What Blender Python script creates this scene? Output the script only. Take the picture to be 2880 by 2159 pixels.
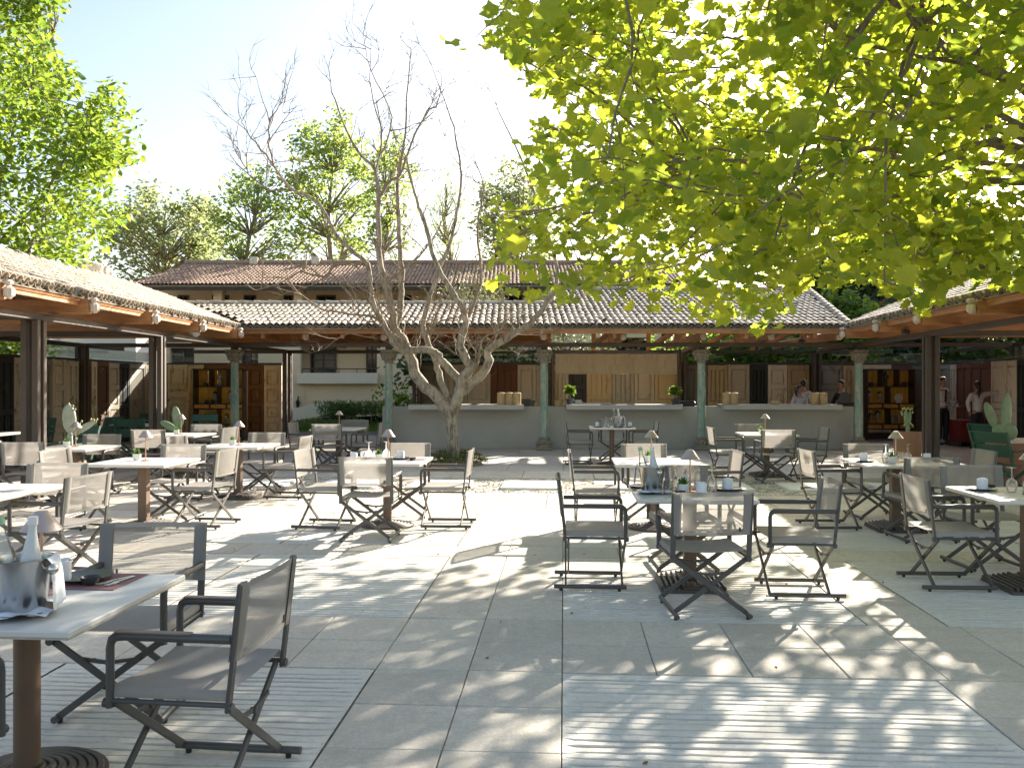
import bpy, bmesh, math, random
import numpy as np
from mathutils import Vector, Matrix, Euler
R = math.radians
random.seed(7)
for o in list(bpy.data.objects): bpy.data.objects.remove(o)
SC = bpy.context.scene
COL = SC.collection
# ------------------------------------------------------------------ camera
CAM_H = 1.6
cd = bpy.data.cameras.new('camera'); cam = bpy.data.objects.new('camera', cd); COL.objects.link(cam)
cam.location = (0, 0, CAM_H); cam.rotation_euler = (R(90), 0, 0)
cd.sensor_width = 36; cd.lens = 30.0; cd.clip_start = .05; cd.clip_end = 900
SC.camera = cam
# ------------------------------------------------------------------ sky and sun
SUN = Vector((1.35, 1.85, 1.0)).normalized()
EL = math.asin(SUN.z); AZ = math.atan2(SUN.x, SUN.y)
W = bpy.data.worlds.new('World'); SC.world = W; W.use_nodes = True
nt = W.node_tree; nt.nodes.clear()
sky = nt.nodes.new('ShaderNodeTexSky'); sky.sky_type = 'NISHITA'; sky.sun_disc = False
sky.sun_elevation = EL; sky.sun_rotation = AZ
sky.air_density = 1.0; sky.dust_density = 2.0; sky.ozone_density = 1.0; sky.altitude = 20
bg = nt.nodes.new('ShaderNodeBackground'); bg.inputs[1].default_value = 0.074
ow = nt.nodes.new('ShaderNodeOutputWorld')
wb = nt.nodes.new('ShaderNodeMix'); wb.data_type = 'RGBA'; wb.blend_type = 'MULTIPLY'; wb.inputs[0].default_value = 1; wb.inputs[7].default_value = (1.04, .975, .91, 1)   # the photograph's warm white balance
nt.links.new(sky.outputs[0], wb.inputs[6]); nt.links.new(wb.outputs[2], bg.inputs[0]); nt.links.new(bg.outputs[0], ow.inputs[0])
sd = bpy.data.lights.new('sun', 'SUN'); sd.energy = 4.3; sd.angle = R(.53); sd.color = (1.0, .93, .82)
so = bpy.data.objects.new('sun', sd); COL.objects.link(so)
so.rotation_euler = SUN.to_track_quat('Z', 'Y').to_euler(); so.location = (8, 12, 20)
SC.view_settings.view_transform = 'Standard'; SC.view_settings.look = 'None'
SC.view_settings.gamma = 1; SC.view_settings.use_curve_mapping = False
SC.view_settings.exposure = 2.14
SC.cycles.max_bounces = 8; SC.cycles.transparent_max_bounces = 14; SC.cycles.use_denoising = True
SC.cycles.sample_clamp_indirect = 6; SC.cycles.caustics_reflective = False; SC.cycles.caustics_refractive = False

# ------------------------------------------------------------------ helpers
def P(px, py, Y):
    'point at distance Y that stands at this place of the 2880 px wide photograph'
    return Vector(((px - 1440) / 2400 * Y, Y, CAM_H - (py - 1079.5) / 2400 * Y))
def PX(px, Y): return (px - 1440) / 2400 * Y

class MB:
    def __init__(s): s.v = []; s.f = []
    def add(s, vs, fs):
        n = len(s.v); s.v.extend([tuple(p) for p in vs]); s.f.extend([tuple(i + n for i in f) for f in fs]); return s
    def box(s, c, d, rot=None, taper=1.0):
        x, y, z = d[0] / 2, d[1] / 2, d[2] / 2; t = taper
        vs = [Vector(p) for p in ((-x, -y, -z), (x, -y, -z), (x, y, -z), (-x, y, -z), (-x*t, -y*t, z), (x*t, -y*t, z), (x*t, y*t, z), (-x*t, y*t, z))]
        if rot is not None:
            m = rot if isinstance(rot, Matrix) else Euler(rot).to_matrix()
            vs = [m @ p for p in vs]
        c = Vector(c)
        return s.add([p + c for p in vs], [(3, 2, 1, 0), (4, 5, 6, 7), (0, 1, 5, 4), (1, 2, 6, 5), (2, 3, 7, 6), (3, 0, 4, 7)])
    def rbox(s, c, d, b, rot=None):
        'box with chamfered edges'
        x, y, z = d[0] / 2, d[1] / 2, d[2] / 2; vs = []; 
        b = min(b, x*.9, y*.9, z*.9)
        for sz in (-1, 1):
            for k in (0, 1):
                zz = sz * (z if (k == 0) == (sz < 0) else z - b)
                e = b if abs(abs(zz) - z) < 1e-9 else 0
                X, Y = x - e, y - e; q = b if e == 0 else b * .6
                vs += [Vector(p) for p in ((-X+q, -Y, zz), (X-q, -Y, zz), (X, -Y+q, zz), (X, Y-q, zz), (X-q, Y, zz), (-X+q, Y, zz), (-X, Y-q, zz), (-X, -Y+q, zz))]
        fs = [tuple(range(7, -1, -1)), tuple(range(24, 32))]
        for l in range(3):
            for i in range(8): fs.append((l*8+i, l*8+(i+1) % 8, l*8+8+(i+1) % 8, l*8+8+i))
        if rot is not None:
            m = rot if isinstance(rot, Matrix) else Euler(rot).to_matrix(); vs = [m @ p for p in vs]
        c = Vector(c); return s.add([p + c for p in vs], fs)
    def bar(s, a, b, w, h, up=(0, 0, 1), b_ch=0):
        'rectangular bar from a to b, w across, h along up'
        a = Vector(a); b = Vector(b); d = b - a; L = d.length; d.normalize(); u = Vector(up)
        x = d.cross(u)
        if x.length < 1e-5: x = d.cross(Vector((1, 0, 0)))
        x.normalize(); z = x.cross(d); m = Matrix((x, d, z)).transposed()
        if b_ch: return s.rbox((a + b) / 2, (w, L, h), b_ch, m)
        return s.box((a + b) / 2, (w, L, h), m)
    def tube(s, pts, r, n=8, cap=True, flat=1.0):
        pts = [Vector(p) for p in pts]; k = len(pts)
        rs = r if isinstance(r, (list, tuple)) else [r] * k
        base = len(s.v); up = None
        for i, p in enumerate(pts):
            t = (pts[min(i + 1, k - 1)] - pts[max(i - 1, 0)])
            if t.length < 1e-7: t = Vector((0, 0, 1))
            t.normalize()
            if up is None:
                up = Vector((0, 0, 1)) if abs(t.z) < .9 else Vector((1, 0, 0))
            x = t.cross(up); 
            if x.length < 1e-5: x = t.orthogonal()
            x.normalize(); up = x.cross(t).normalized()
            for j in range(n):
                a = 2 * math.pi * j / n
                s.v.append(tuple(p + x * math.cos(a) * rs[i] + up * math.sin(a) * rs[i] * flat))
        for i in range(k - 1):
            for j in range(n):
                s.f.append((base+i*n+j, base+i*n+(j+1) % n, base+(i+1)*n+(j+1) % n, base+(i+1)*n+j))
        if cap:
            s.f.append(tuple(base + j for j in range(n - 1, -1, -1))); s.f.append(tuple(base + (k-1)*n + j for j in range(n)))
        return s
    def lathe(s, prof, n=16, c=(0, 0, 0), m=None):
        base = len(s.v); c = Vector(c); k = len(prof)
        for (r, z) in prof:
            for j in range(n):
                a = 2 * math.pi * j / n; p = Vector((r * math.cos(a), r * math.sin(a), z))
                if m is not None: p = m @ p
                s.v.append(tuple(p + c))
        for i in range(k - 1):
            for j in range(n):
                s.f.append((base+i*n+j, base+i*n+(j+1) % n, base+(i+1)*n+(j+1) % n, base+(i+1)*n+j))
        if prof[0][0] > 1e-4: s.f.append(tuple(base + j for j in range(n - 1, -1, -1)))
        if prof[-1][0] > 1e-4: s.f.append(tuple(base + (k-1)*n + j for j in range(n)))
        return s
    def grid(s, fn, nu, nv):
        base = len(s.v)
        for j in range(nv + 1):
            for i in range(nu + 1): s.v.append(tuple(fn(i / nu, j / nv)))
        for j in range(nv):
            for i in range(nu):
                a = base + j*(nu+1) + i; s.f.append((a, a + 1, a + nu + 2, a + nu + 1))
        return s
    def ball(s, c, r, n=10, k=6, m=None):
        r = r if isinstance(r, (tuple, list)) else (r, r, r); M_ = m
        base = len(s.v); c = Vector(c)
        for i in range(k + 1):
            t = math.pi * i / k
            for j in range(n):
                a = 2 * math.pi * j / n
                p = Vector((r[0]*max(math.sin(t), .02)*math.cos(a), r[1]*max(math.sin(t), .02)*math.sin(a), -r[2]*math.cos(t)))
                if M_ is not None: p = M_ @ p
                s.v.append(tuple(p + c))
        for i in range(k):
            for j in range(n): s.f.append((base+i*n+j, base+i*n+(j+1) % n, base+(i+1)*n+(j+1) % n, base+(i+1)*n+j))
        return s
    def xf(s, m): s.v = [tuple(m @ Vector(p)) for p in s.v]; return s
    def mesh(s, name, mat=None, smooth=None):
        me = bpy.data.meshes.new(name); me.from_pydata(s.v, [], s.f)
        if mat is not None: me.materials.append(mat)
        if smooth is not None:
            me.shade_smooth(); me.set_sharp_from_angle(angle=R(smooth))
        return me
    def build(s, name, mat, parent=None, loc=None, smooth=None, **kw):
        return ob(name, s.mesh(name, mat, smooth), parent, loc, **kw)

def ob(name, me, parent=None, loc=None, rot=None, label=None, cat=None, group=None, kind=None):
    o = bpy.data.objects.new(name, me); COL.objects.link(o)
    if parent is not None: o.parent = parent
    if loc is not None: o.location = loc
    if rot is not None: o.rotation_euler = rot
    if label: o['label'] = label
    if cat: o['category'] = cat
    if group: o['group'] = group
    if kind: o['kind'] = kind
    return o
def thing(name, label, cat, loc=(0, 0, 0), rz=0, group=None): return ob(name, None, None, loc, (0, 0, rz), label, cat, group)
def dup(src, loc=None, rz=None, label=None, group=None, parent=None):
    c = src.copy(); COL.objects.link(c)
    if parent is not None: c.parent = parent
    if loc is not None: c.location = loc
    if rz is not None: c.rotation_euler = (0, 0, rz)
    if label: c['label'] = label
    if group: c['group'] = group
    for ch in KIDS.get(src.name, ()): dup(ch, parent=c)
    return c
KIDS = {}
def note_kids(root):
    'remember the tree below a prototype, so that copies need no search'
    for ch in root.children_recursive: KIDS.setdefault(ch.parent.name, []).append(ch)

# ------------------------------------------------------------------ materials
def nodes(name):
    m = bpy.data.materials.new(name); m.use_nodes = True; t = m.node_tree
    b = t.nodes['Principled BSDF']; o = t.nodes['Material Output']
    return m, t, b, o
def N(t, typ, **kw):
    n = t.nodes.new(typ)
    for k, v in kw.items(): setattr(n, k, v)
    return n
def mix(t, a, b, fac, mode='MIX'):
    n = N(t, 'ShaderNodeMix', data_type='RGBA', blend_type=mode)
    for sock, v in ((n.inputs[0], fac), (n.inputs[6], a), (n.inputs[7], b)):
        if hasattr(v, 'is_output') or hasattr(v, 'links'): t.links.new(v, sock)
        else: sock.default_value = v if not isinstance(v, tuple) else (*v[:3], 1)
    return n.outputs[2]
def noise(t, scale, detail=4, rough=.55, vec=None, stretch=None, dist=0):
    n = N(t, 'ShaderNodeTexNoise'); n.inputs['Scale'].default_value = scale; n.inputs['Detail'].default_value = detail
    n.inputs['Roughness'].default_value = rough; n.inputs['Distortion'].default_value = dist
    if vec is None: vec = N(t, 'ShaderNodeTexCoord').outputs['Object']
    if stretch:
        mp = N(t, 'ShaderNodeMapping'); mp.inputs['Scale'].default_value = stretch; t.links.new(vec, mp.inputs[0]); vec = mp.outputs[0]
    t.links.new(vec, n.inputs['Vector']); return n.outputs['Fac']
def ramp(t, fac, p0, p1, c0=(0, 0, 0), c1=(1, 1, 1)):
    r = N(t, 'ShaderNodeValToRGB'); e = r.color_ramp.elements
    e[0].position, e[1].position = p0, p1; e[0].color = (*c0, 1); e[1].color = (*c1, 1)
    t.links.new(fac, r.inputs[0]); return r.outputs[0]
def bump(t, b, h, strength=.3, dist=.01):
    n = N(t, 'ShaderNodeBump'); n.inputs['Strength'].default_value = strength; n.inputs['Distance'].default_value = dist
    t.links.new(h, n.inputs['Height']); t.links.new(n.outputs[0], b.inputs['Normal'])
def world_pos(t): return N(t, 'ShaderNodeNewGeometry').outputs['Position']
def mat(name, c, rough=.6, metal=0, var=.18, scale=6, c2=None, bmp=0, bscale=60, rnd=0, stretch=None, spec=.5, speck=0, world=False, mott=0):
    'colour with two scales of noise, an optional value jitter per object, and fine relief'
    m, t, b, o = nodes(name)
    v = world_pos(t) if world else None
    f1 = noise(t, scale, 5, .6, v, stretch); f2 = noise(t, scale * 7, 3, .6, v, stretch)
    lo = tuple(x * (1 - var) for x in c); hi = tuple(min(x * (1 + var), 1) for x in c)
    col = mix(t, lo, hi, ramp(t, f1, .3, .7))
    if c2: col = mix(t, col, c2, ramp(t, f2, .5, .72))
    else: col = mix(t, col, tuple(x * (1 - var) for x in c), mth(t, 'MULTIPLY', f2, .35))
    if mott:
        f4 = noise(t, 34, 5, .7, v); col = mix(t, col, tuple(min(1, x * 1.22) for x in c), mth(t, 'MULTIPLY', ramp(t, f4, .50, .66), mott)); col = mix(t, col, tuple(x * .68 for x in c), mth(t, 'MULTIPLY', ramp(t, f4, .48, .34), mott))
    if speck:
        f3 = noise(t, 190, 2, .5, v); col = mix(t, col, tuple(x * .45 for x in c), mth(t, 'MULTIPLY', ramp(t, f3, .60, .68), speck))
    if rnd:
        oi = N(t, 'ShaderNodeObjectInfo'); hs = N(t, 'ShaderNodeHueSaturation')
        mr = N(t, 'ShaderNodeMapRange'); mr.inputs[3].default_value = 1 - rnd; mr.inputs[4].default_value = 1 + rnd
        t.links.new(oi.outputs['Random'], mr.inputs[0]); t.links.new(mr.outputs[0], hs.inputs['Value']); t.links.new(col, hs.inputs['Color'])
        col = hs.outputs[0]
    t.links.new(col, b.inputs['Base Color'])
    b.inputs['Roughness'].default_value = rough; b.inputs['Metallic'].default_value = metal; b.inputs['Specular IOR Level'].default_value = spec
    if bmp: bump(t, b, noise(t, bscale, 4, .6, v, stretch), bmp)
    return m
def mth(t, op, a, b):
    n = N(t, 'ShaderNodeMath', operation=op)
    for s_, v in ((n.inputs[0], a), (n.inputs[1], b)):
        if isinstance(v, (int, float)): s_.default_value = v
        else: t.links.new(v, s_)
    return n.outputs[0]

def leaf_mat(name, c, ctrans, spread=.35, tw=.5, rough=.45):
    'leaf: colour differs from leaf to leaf (attribute lv), light comes through'
    m, t, b, o = nodes(name)
    at = N(t, 'ShaderNodeAttribute'); at.attribute_name = 'lv'; lv = at.outputs['Fac']
    hue = lambda k, s: tuple(min(1, x * f) for x, f in zip(k, ((1 - s * 1.15, 1 - s * .75, 1 - s * .4) if s > 0 else (1 - s * 1.2, 1 - s * .75, 1 - s * .3))))
    lo, hi = hue(c, spread), hue(c, -spread)
    nz = noise(t, 34, 4, .6); col = mix(t, mix(t, lo, hi, lv), tuple(x * .6 for x in c), mth(t, 'MULTIPLY', ramp(t, nz, .45, .75), .55))
    t.links.new(col, b.inputs['Base Color']); b.inputs['Roughness'].default_value = rough; b.inputs['Specular IOR Level'].default_value = .35
    tr = N(t, 'ShaderNodeBsdfTranslucent')
    t.links.new(mix(t, mix(t, hue(ctrans, spread * .8), hue(ctrans, -spread * .6), lv), tuple(x * .7 for x in ctrans), mth(t, 'MULTIPLY', ramp(t, nz, .45, .75), .5)), tr.inputs[0])
    ms = N(t, 'ShaderNodeMixShader'); ms.inputs[0].default_value = tw
    t.links.new(b.outputs[0], ms.inputs[1]); t.links.new(tr.outputs[0], ms.inputs[2]); t.links.new(ms.outputs[0], o.inputs[0])
    return m
def mesh_fabric(name, c, clear=.3, trans=.35):
    'woven sling fabric that lets some light through its holes'
    m, t, b, o = nodes(name)
    f = noise(t, 14, 3); w1 = noise(t, 260, 2, .5, stretch=(1, 1, .12)); 
    col = mix(t, tuple(x * .86 for x in c), tuple(x * 1.12 for x in c), f)
    col = mix(t, col, tuple(x * .7 for x in c), mth(t, 'MULTIPLY', w1, .45))
    t.links.new(col, b.inputs['Base Color']); b.inputs['Roughness'].default_value = .75; b.inputs['Specular IOR Level'].default_value = .25
    bump(t, b, noise(t, 420, 2), .25, .002)
    oi = N(t, 'ShaderNodeObjectInfo'); hs = N(t, 'ShaderNodeHueSaturation'); mr = N(t, 'ShaderNodeMapRange'); mr.inputs[3].default_value = .88; mr.inputs[4].default_value = 1.1
    t.links.new(oi.outputs['Random'], mr.inputs[0]); t.links.new(mr.outputs[0], hs.inputs['Value']); t.links.new(col, hs.inputs['Color']); col = hs.outputs[0]; t.links.new(col, b.inputs['Base Color'])
    tr = N(t, 'ShaderNodeBsdfTranslucent'); t.links.new(col, tr.inputs[0])
    ms = N(t, 'ShaderNodeMixShader'); ms.inputs[0].default_value = trans
    t.links.new(b.outputs[0], ms.inputs[1]); t.links.new(tr.outputs[0], ms.inputs[2])
    last = ms.outputs[0]
    if clear:
        tp = N(t, 'ShaderNodeBsdfTransparent'); m2 = N(t, 'ShaderNodeMixShader'); lw = N(t, 'ShaderNodeLayerWeight'); lw.inputs[0].default_value = .5
        t.links.new(mth(t, 'MULTIPLY', mth(t, 'SUBTRACT', 1.0, lw.outputs['Facing']), clear), m2.inputs[0])   # holes close when seen at a slant
        t.links.new(last, m2.inputs[1]); t.links.new(tp.outputs[0], m2.inputs[2]); last = m2.outputs[0]
    t.links.new(last, o.inputs[0]); return m
def thin_glass(name, tint=(1, 1, 1), refl=1.0, haze=0):
    m, t, b, o = nodes(name); t.nodes.remove(b)
    tp = N(t, 'ShaderNodeBsdfTransparent'); tp.inputs[0].default_value = (*tint, 1)
    gl = N(t, 'ShaderNodeBsdfGlossy'); gl.inputs['Roughness'].default_value = .03
    lw = N(t, 'ShaderNodeLayerWeight'); lw.inputs[0].default_value = .35
    ms = N(t, 'ShaderNodeMixShader'); t.links.new(mth(t, 'MULTIPLY', lw.outputs['Fresnel'], refl), ms.inputs[0])
    t.links.new(tp.outputs[0], ms.inputs[1]); t.links.new(gl.outputs[0], ms.inputs[2]); last = ms.outputs[0]
    if haze:
        tr = N(t, 'ShaderNodeBsdfTranslucent'); tr.inputs[0].default_value = (.9, .9, .9, 1); m2 = N(t, 'ShaderNodeMixShader'); m2.inputs[0].default_value = haze
        t.links.new(last, m2.inputs[1]); t.links.new(tr.outputs[0], m2.inputs[2]); last = m2.outputs[0]
    t.links.new(last, o.inputs[0]); return m

M = {}
M['tile'] = mat('smooth concrete tile', (.625, .56, .46), .85, var=.11, scale=1.6, c2=(.53, .465, .365), bmp=.3, bscale=130, rnd=.08, speck=.55, mott=.4, world=True)
M['rib'] = None
M['grout'] = mat('sandy grout', (.33, .29, .225), .95, var=.3, scale=20, bmp=.4, bscale=120)
M['travertine'] = mat('worn limestone', (.60, .55, .46), .8, var=.16, scale=3, c2=(.44, .37, .27), bmp=.4, bscale=40, rnd=.07)
M['gravel'] = mat('pale gravel', (.56, .51, .42), .9, var=.35, scale=40, rnd=.2)
M['whitestone'] = mat('white stone slab', (.74, .72, .67), .7, var=.06, scale=4, bmp=.2)
M['concrete'] = mat('grey concrete floor', (.42, .40, .35), .8, var=.15, scale=2, bmp=.2, bscale=90)
M['soil'] = mat('dry soil', (.20, .16, .11), .95, var=.3, scale=3, bmp=.5, bscale=30)
M['counter'] = mat('grey cement render', (.38, .365, .325), .8, var=.09, scale=1.2, bmp=.25, bscale=70, speck=.15)
M['slab'] = mat('grey cement slab', (.42, .41, .375), .7, var=.08, scale=3, bmp=.15, bscale=90)
M['steel'] = mat('brown painted steel', (.082, .060, .045), .55, var=.15, scale=3, bmp=.05, spec=.5)
M['steel_dark'] = mat('dark painted steel', (.05, .042, .036), .45, var=.15, scale=3)
M['timber'] = mat('oiled orange timber', (.40, .19, .075), .5, var=.3, scale=3, stretch=(1, 1, 6), bmp=.15, bscale=30, rnd=.15)
M['plank'] = mat('orange ceiling board', (.42, .165, .045), .55, var=.25, scale=3, rnd=.2)
M['white_end'] = mat('limewashed beam end', (.62, .53, .43), .85, var=.18, scale=14, bmp=.5, bscale=50)
M['tilestone'] = mat('old clay roof tile', (.47, .395, .305), .9, var=.28, scale=7, c2=(.30, .26, .205), bmp=.4, bscale=60, rnd=.28, world=True)
M['tilebed'] = mat('tile underlay mortar', (.30, .25, .19), .95, var=.2, scale=12, bmp=.4)
M['terra'] = mat('red clay roof tile', (.33, .21, .145), .9, var=.3, scale=3, c2=(.47, .36, .26), rnd=.1)
M['col'] = None
M['carved'] = mat('carved weathered stone', (.27, .24, .18), .95, var=.3, scale=22, c2=(.13, .12, .095), bmp=.9, bscale=38)
M['cream'] = mat('cream stucco', (.80, .61, .40), .9, var=.06, scale=.8, bmp=.15, bscale=30)
M['cream_pale'] = mat('pale stucco', (.78, .66, .50), .9, var=.05, scale=.8, bmp=.1, bscale=30)
M['white_wall'] = mat('white stucco', (.76, .72, .66), .9, var=.04, scale=.8)
M['brown_wood'] = mat('dark brown shutter', (.10, .062, .04), .6, var=.25, scale=6)
M['eave_wood'] = mat('dark eave timber', (.07, .047, .03), .7, var=.25, scale=4)
M['frame'] = mat('warm grey powder coated metal', (.078, .074, .069), .42, var=.06, scale=5, spec=.5)
M['pad'] = mat('brown arm pad', (.20, .14, .10), .5, var=.15, scale=30)
M['rubber'] = mat('black rubber', (.02, .02, .02), .6, var=.1)
M['fabric'] = mesh_fabric('taupe sling mesh', (.40, .37, .33), .42, .42)
M['sleeve'] = mesh_fabric('taupe sling sleeve', (.34, .32, .29), 0, .3)
M['seatfab'] = mesh_fabric('taupe seat sling', (.39, .365, .33), 0, .25)
M['post'] = mat('brown table post', (.145, .09, .055), .45, var=.12, scale=4)
M['iron'] = mat('dark brown cast iron', (.085, .068, .055), .5, var=.2, scale=12, bmp=.1)
M['top'] = mat('white compact table top', (.66, .63, .57), .38, var=.035, scale=3, spec=.45)
M['top_edge'] = mat('beige table edge', (.50, .45, .37), .5, var=.08, scale=20)
M['copper'] = mat('copper lamp metal', (.60, .36, .26), .33, metal=.75, var=.06)
M['lampshade'] = mat('dusty pink lampshade metal', (.50, .40, .35), .42, metal=.35, var=.05)
M['pot_white'] = mat('white glazed pot', (.70, .69, .66), .4, var=.05)
M['succulent'] = leaf_mat('succulent leaf', (.10, .20, .035), (.20, .34, .04), .4, .3)
M['steelshine'] = mat('brushed stainless steel', (.66, .63, .58), .24, metal=1, var=.10, scale=3, stretch=(14, 14, .6))
M['glass'] = thin_glass('clear glass', (.98, .98, .98), 1.0, .22)
M['glass_green'] = thin_glass('pale bottle glass', (.95, .97, .955), 1.0, .08)
M['frost'] = mat('frosted bottle glass', (.60, .62, .60), .35, var=.08)
M['water'] = thin_glass('pane glass', (.93, .95, .94), .55)
M['cap_white'] = mat('white cap', (.75, .75, .74), .4, var=.03)
M['cap_green'] = mat('green cap', (.30, .50, .32), .4, var=.05)
M['napkin'] = mat('white linen', (.78, .78, .79), .9, var=.05, scale=20, bmp=.3, bscale=50)
M['darkplate'] = mat('dark stoneware', (.045, .047, .045), .35, var=.2, scale=20)
M['placemat'] = mat('dusty rose placemat', (.30, .155, .14), .9, var=.2, scale=60, bmp=.4, bscale=220)
M['silver'] = mat('cutlery steel', (.78, .77, .75), .38, metal=1, var=.03)
M['green'] = mat('dark green painted wood', (.028, .085, .055), .5, var=.15, scale=6)
M['green_fab'] = mat('dark green canvas', (.025, .070, .046), .9, var=.2, scale=12, bmp=.2)
M['terracotta'] = mat('terracotta pot', (.30, .155, .095), .85, var=.14, scale=4, bmp=.25, rnd=.05)
M['cactus'] = mat('grey green cactus skin', (.20, .29, .17), .6, var=.16, scale=12, c2=(.30, .36, .22), bmp=.3, bscale=30)
M['cactus_sunlit'] = mat('bloomed cactus skin paled for sunlight', (.46, .50, .40), .65, var=.14, scale=12, c2=(.36, .42, .29), bmp=.3, bscale=30)  # skin colour lightened to stand in for strong sun on this plant
M['cactus_fruit'] = mat('cactus bud', (.42, .44, .20), .6, var=.2)
M['bark'] = None
M['awning'] = mat('stained beige canvas', (.66, .57, .40), .85, var=.10, scale=1.3, c2=(.54, .46, .31), stretch=(1.6, 1.6, .35), bmp=.1)
M['bamboo'] = mat('bamboo steamer wall', (.55, .40, .21), .65, var=.15, scale=10, stretch=(1, 1, 8), rnd=.06)
M['bamboo_dark'] = mat('bamboo band', (.40, .26, .12), .65, var=.15, scale=10)
M['lacquer'] = mat('black lacquer wood', (.022, .012, .008), .3, var=.3, scale=4)
M['amber'] = mat('amber stained board', (.80, .40, .04), .5, var=.35, scale=5, stretch=(5, 5, .4))
M['drawer'] = mat('amber drawer front', (.50, .25, .05), .5, var=.25, scale=6)
M['statue'] = mat('pale statuette', (.36, .34, .29), .7, var=.2, scale=20)
M['statue_dark'] = mat('dark bronze statuette', (.03, .035, .03), .5, var=.3, scale=20)
M['black'] = mat('black plastic', (.016, .016, .018), .45, var=.1)
M['darkgrey'] = mat('dark grey plastic', (.05, .05, .053), .5, var=.1)
M['bluepot'] = mat('slate blue pot', (.055, .06, .075), .6, var=.15)
M['paper'] = mat('paper', (.62, .61, .58), .8, var=.04)
M['red_crate'] = mat('dark red crate', (.16, .012, .010), .6, var=.25, scale=4)
M['pallet'] = mat('dark pallet wood', (.05, .037, .026), .8, var=.3, scale=8)
M['skin'] = mat('skin', (.36, .19, .13), .55, var=.06)
M['shirt'] = mat('white shirt cotton', (.60, .58, .62), .85, var=.06, scale=9, bmp=.3, bscale=16)
M['trousers'] = mat('dark trousers', (.012, .014, .022), .8, var=.2)
M['blacktop'] = mat('black shirt', (.010, .010, .011), .8, var=.2)
M['hair'] = mat('dark hair', (.012, .009, .008), .45, var=.3, scale=40)
M['tie'] = mat('dark maroon tie', (.035, .008, .012), .6, var=.1)
M['lawn'] = mat('lawn ground', (.06, .11, .025), .95, var=.3, scale=5)
M['white_paint'] = mat('white plastic', (.72, .72, .70), .5, var=.03)
M['paleleaf'] = leaf_mat('plane leaf', (.16, .21, .03), (.60, .68, .055), .45, .58)
M['walnutleaf'] = leaf_mat('broad pale green leaf', (.11, .19, .03), (.34, .46, .05), .45, .5)
M['poplarleaf'] = leaf_mat('poplar leaf', (.17, .235, .08), (.52, .64, .16), .45, .52)
M['oakleaf'] = leaf_mat('grey green leaf', (.19, .215, .12), (.46, .52, .22), .4, .5)
M['oliveleaf'] = leaf_mat('olive leaf', (.15, .165, .095), (.28, .30, .13), .4, .4)
M['darkleaf'] = leaf_mat('dark evergreen leaf', (.05, .078, .03), (.13, .19, .045), .5, .35)
M['hedgeleaf'] = leaf_mat('bright hedge leaf', (.08, .15, .025), (.25, .38, .04), .5, .45)
M['herbleaf'] = leaf_mat('rosemary leaf', (.065, .115, .030), (.15, .24, .04), .4, .35)
M['shrubleaf'] = leaf_mat('ground cover leaf', (.10, .12, .035), (.20, .24, .05), .4, .35)
M['grassleaf'] = leaf_mat('grass blade', (.085, .16, .025), (.24, .36, .04), .4, .4)
def bark_mat(name, c, dark, scale=9, st=(1, 1, .25), b=.9, c3=None):
    m, t, bs, o = nodes(name)
    f = noise(t, scale, 6, .7, stretch=st, dist=1.2); g = noise(t, 4, 4, .6)
    col = mix(t, dark, c, ramp(t, f, .34, .58))
    if c3: col = mix(t, col, c3, ramp(t, g, .5, .65))
    t.links.new(col, bs.inputs['Base Color']); bs.inputs['Roughness'].default_value = .95
    bump(t, bs, f, b, .03); return m
M['bark'] = bark_mat('pale grey furrowed bark', (.38, .33, .25), (.09, .065, .045), 11, (1.5, 1.5, .28), 1.0, (.42, .36, .27))
M['bark_dark'] = bark_mat('grey brown bark', (.27, .225, .17), (.13, .105, .08))
M['bark_twig'] = mat('grey tan twig bark', (.25, .195, .135), .9, var=.25, scale=12, c2=(.19, .13, .065), bmp=.4)
def column_mat():
    m, t, b, o = nodes('peeling turquoise paint')
    st = (1.6, 1.6, .35)
    f = noise(t, 9, 6, .65, stretch=st, dist=.6); g = noise(t, 26, 4, .7, stretch=(1, 1, .5)); h = noise(t, 3, 3, .5, stretch=(1, 1, .5))
    col = mix(t, (.21, .32, .25), (.33, .43, .34), ramp(t, h, .35, .65))
    col = mix(t, col, (.13, .21, .23), ramp(t, g, .55, .66))
    col = mix(t, col, (.45, .41, .33), ramp(t, f, .52, .60))
    col = mix(t, col, (.07, .075, .06), ramp(t, g, .66, .72))
    t.links.new(col, b.inputs['Base Color']); b.inputs['Roughness'].default_value = .9
    bump(t, b, f, .5, .01); return m
M['col'] = column_mat()
def rib_mat():
    m, t, b, o = nodes('ribbed pale concrete')
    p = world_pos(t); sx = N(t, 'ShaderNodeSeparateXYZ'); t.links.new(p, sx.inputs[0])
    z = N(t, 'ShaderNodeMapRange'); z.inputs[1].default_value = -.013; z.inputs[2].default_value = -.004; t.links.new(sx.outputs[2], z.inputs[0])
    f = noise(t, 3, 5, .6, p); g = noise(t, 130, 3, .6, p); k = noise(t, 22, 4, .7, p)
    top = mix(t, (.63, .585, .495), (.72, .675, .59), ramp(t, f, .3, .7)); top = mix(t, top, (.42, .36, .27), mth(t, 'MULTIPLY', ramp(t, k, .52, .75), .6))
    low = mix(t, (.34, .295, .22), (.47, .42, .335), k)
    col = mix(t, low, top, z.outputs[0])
    t.links.new(col, b.inputs['Base Color']); b.inputs['Roughness'].default_value = .9
    bump(t, b, mth(t, 'ADD', g, k), .45, .006); return m
M['rib'] = rib_mat()
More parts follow.
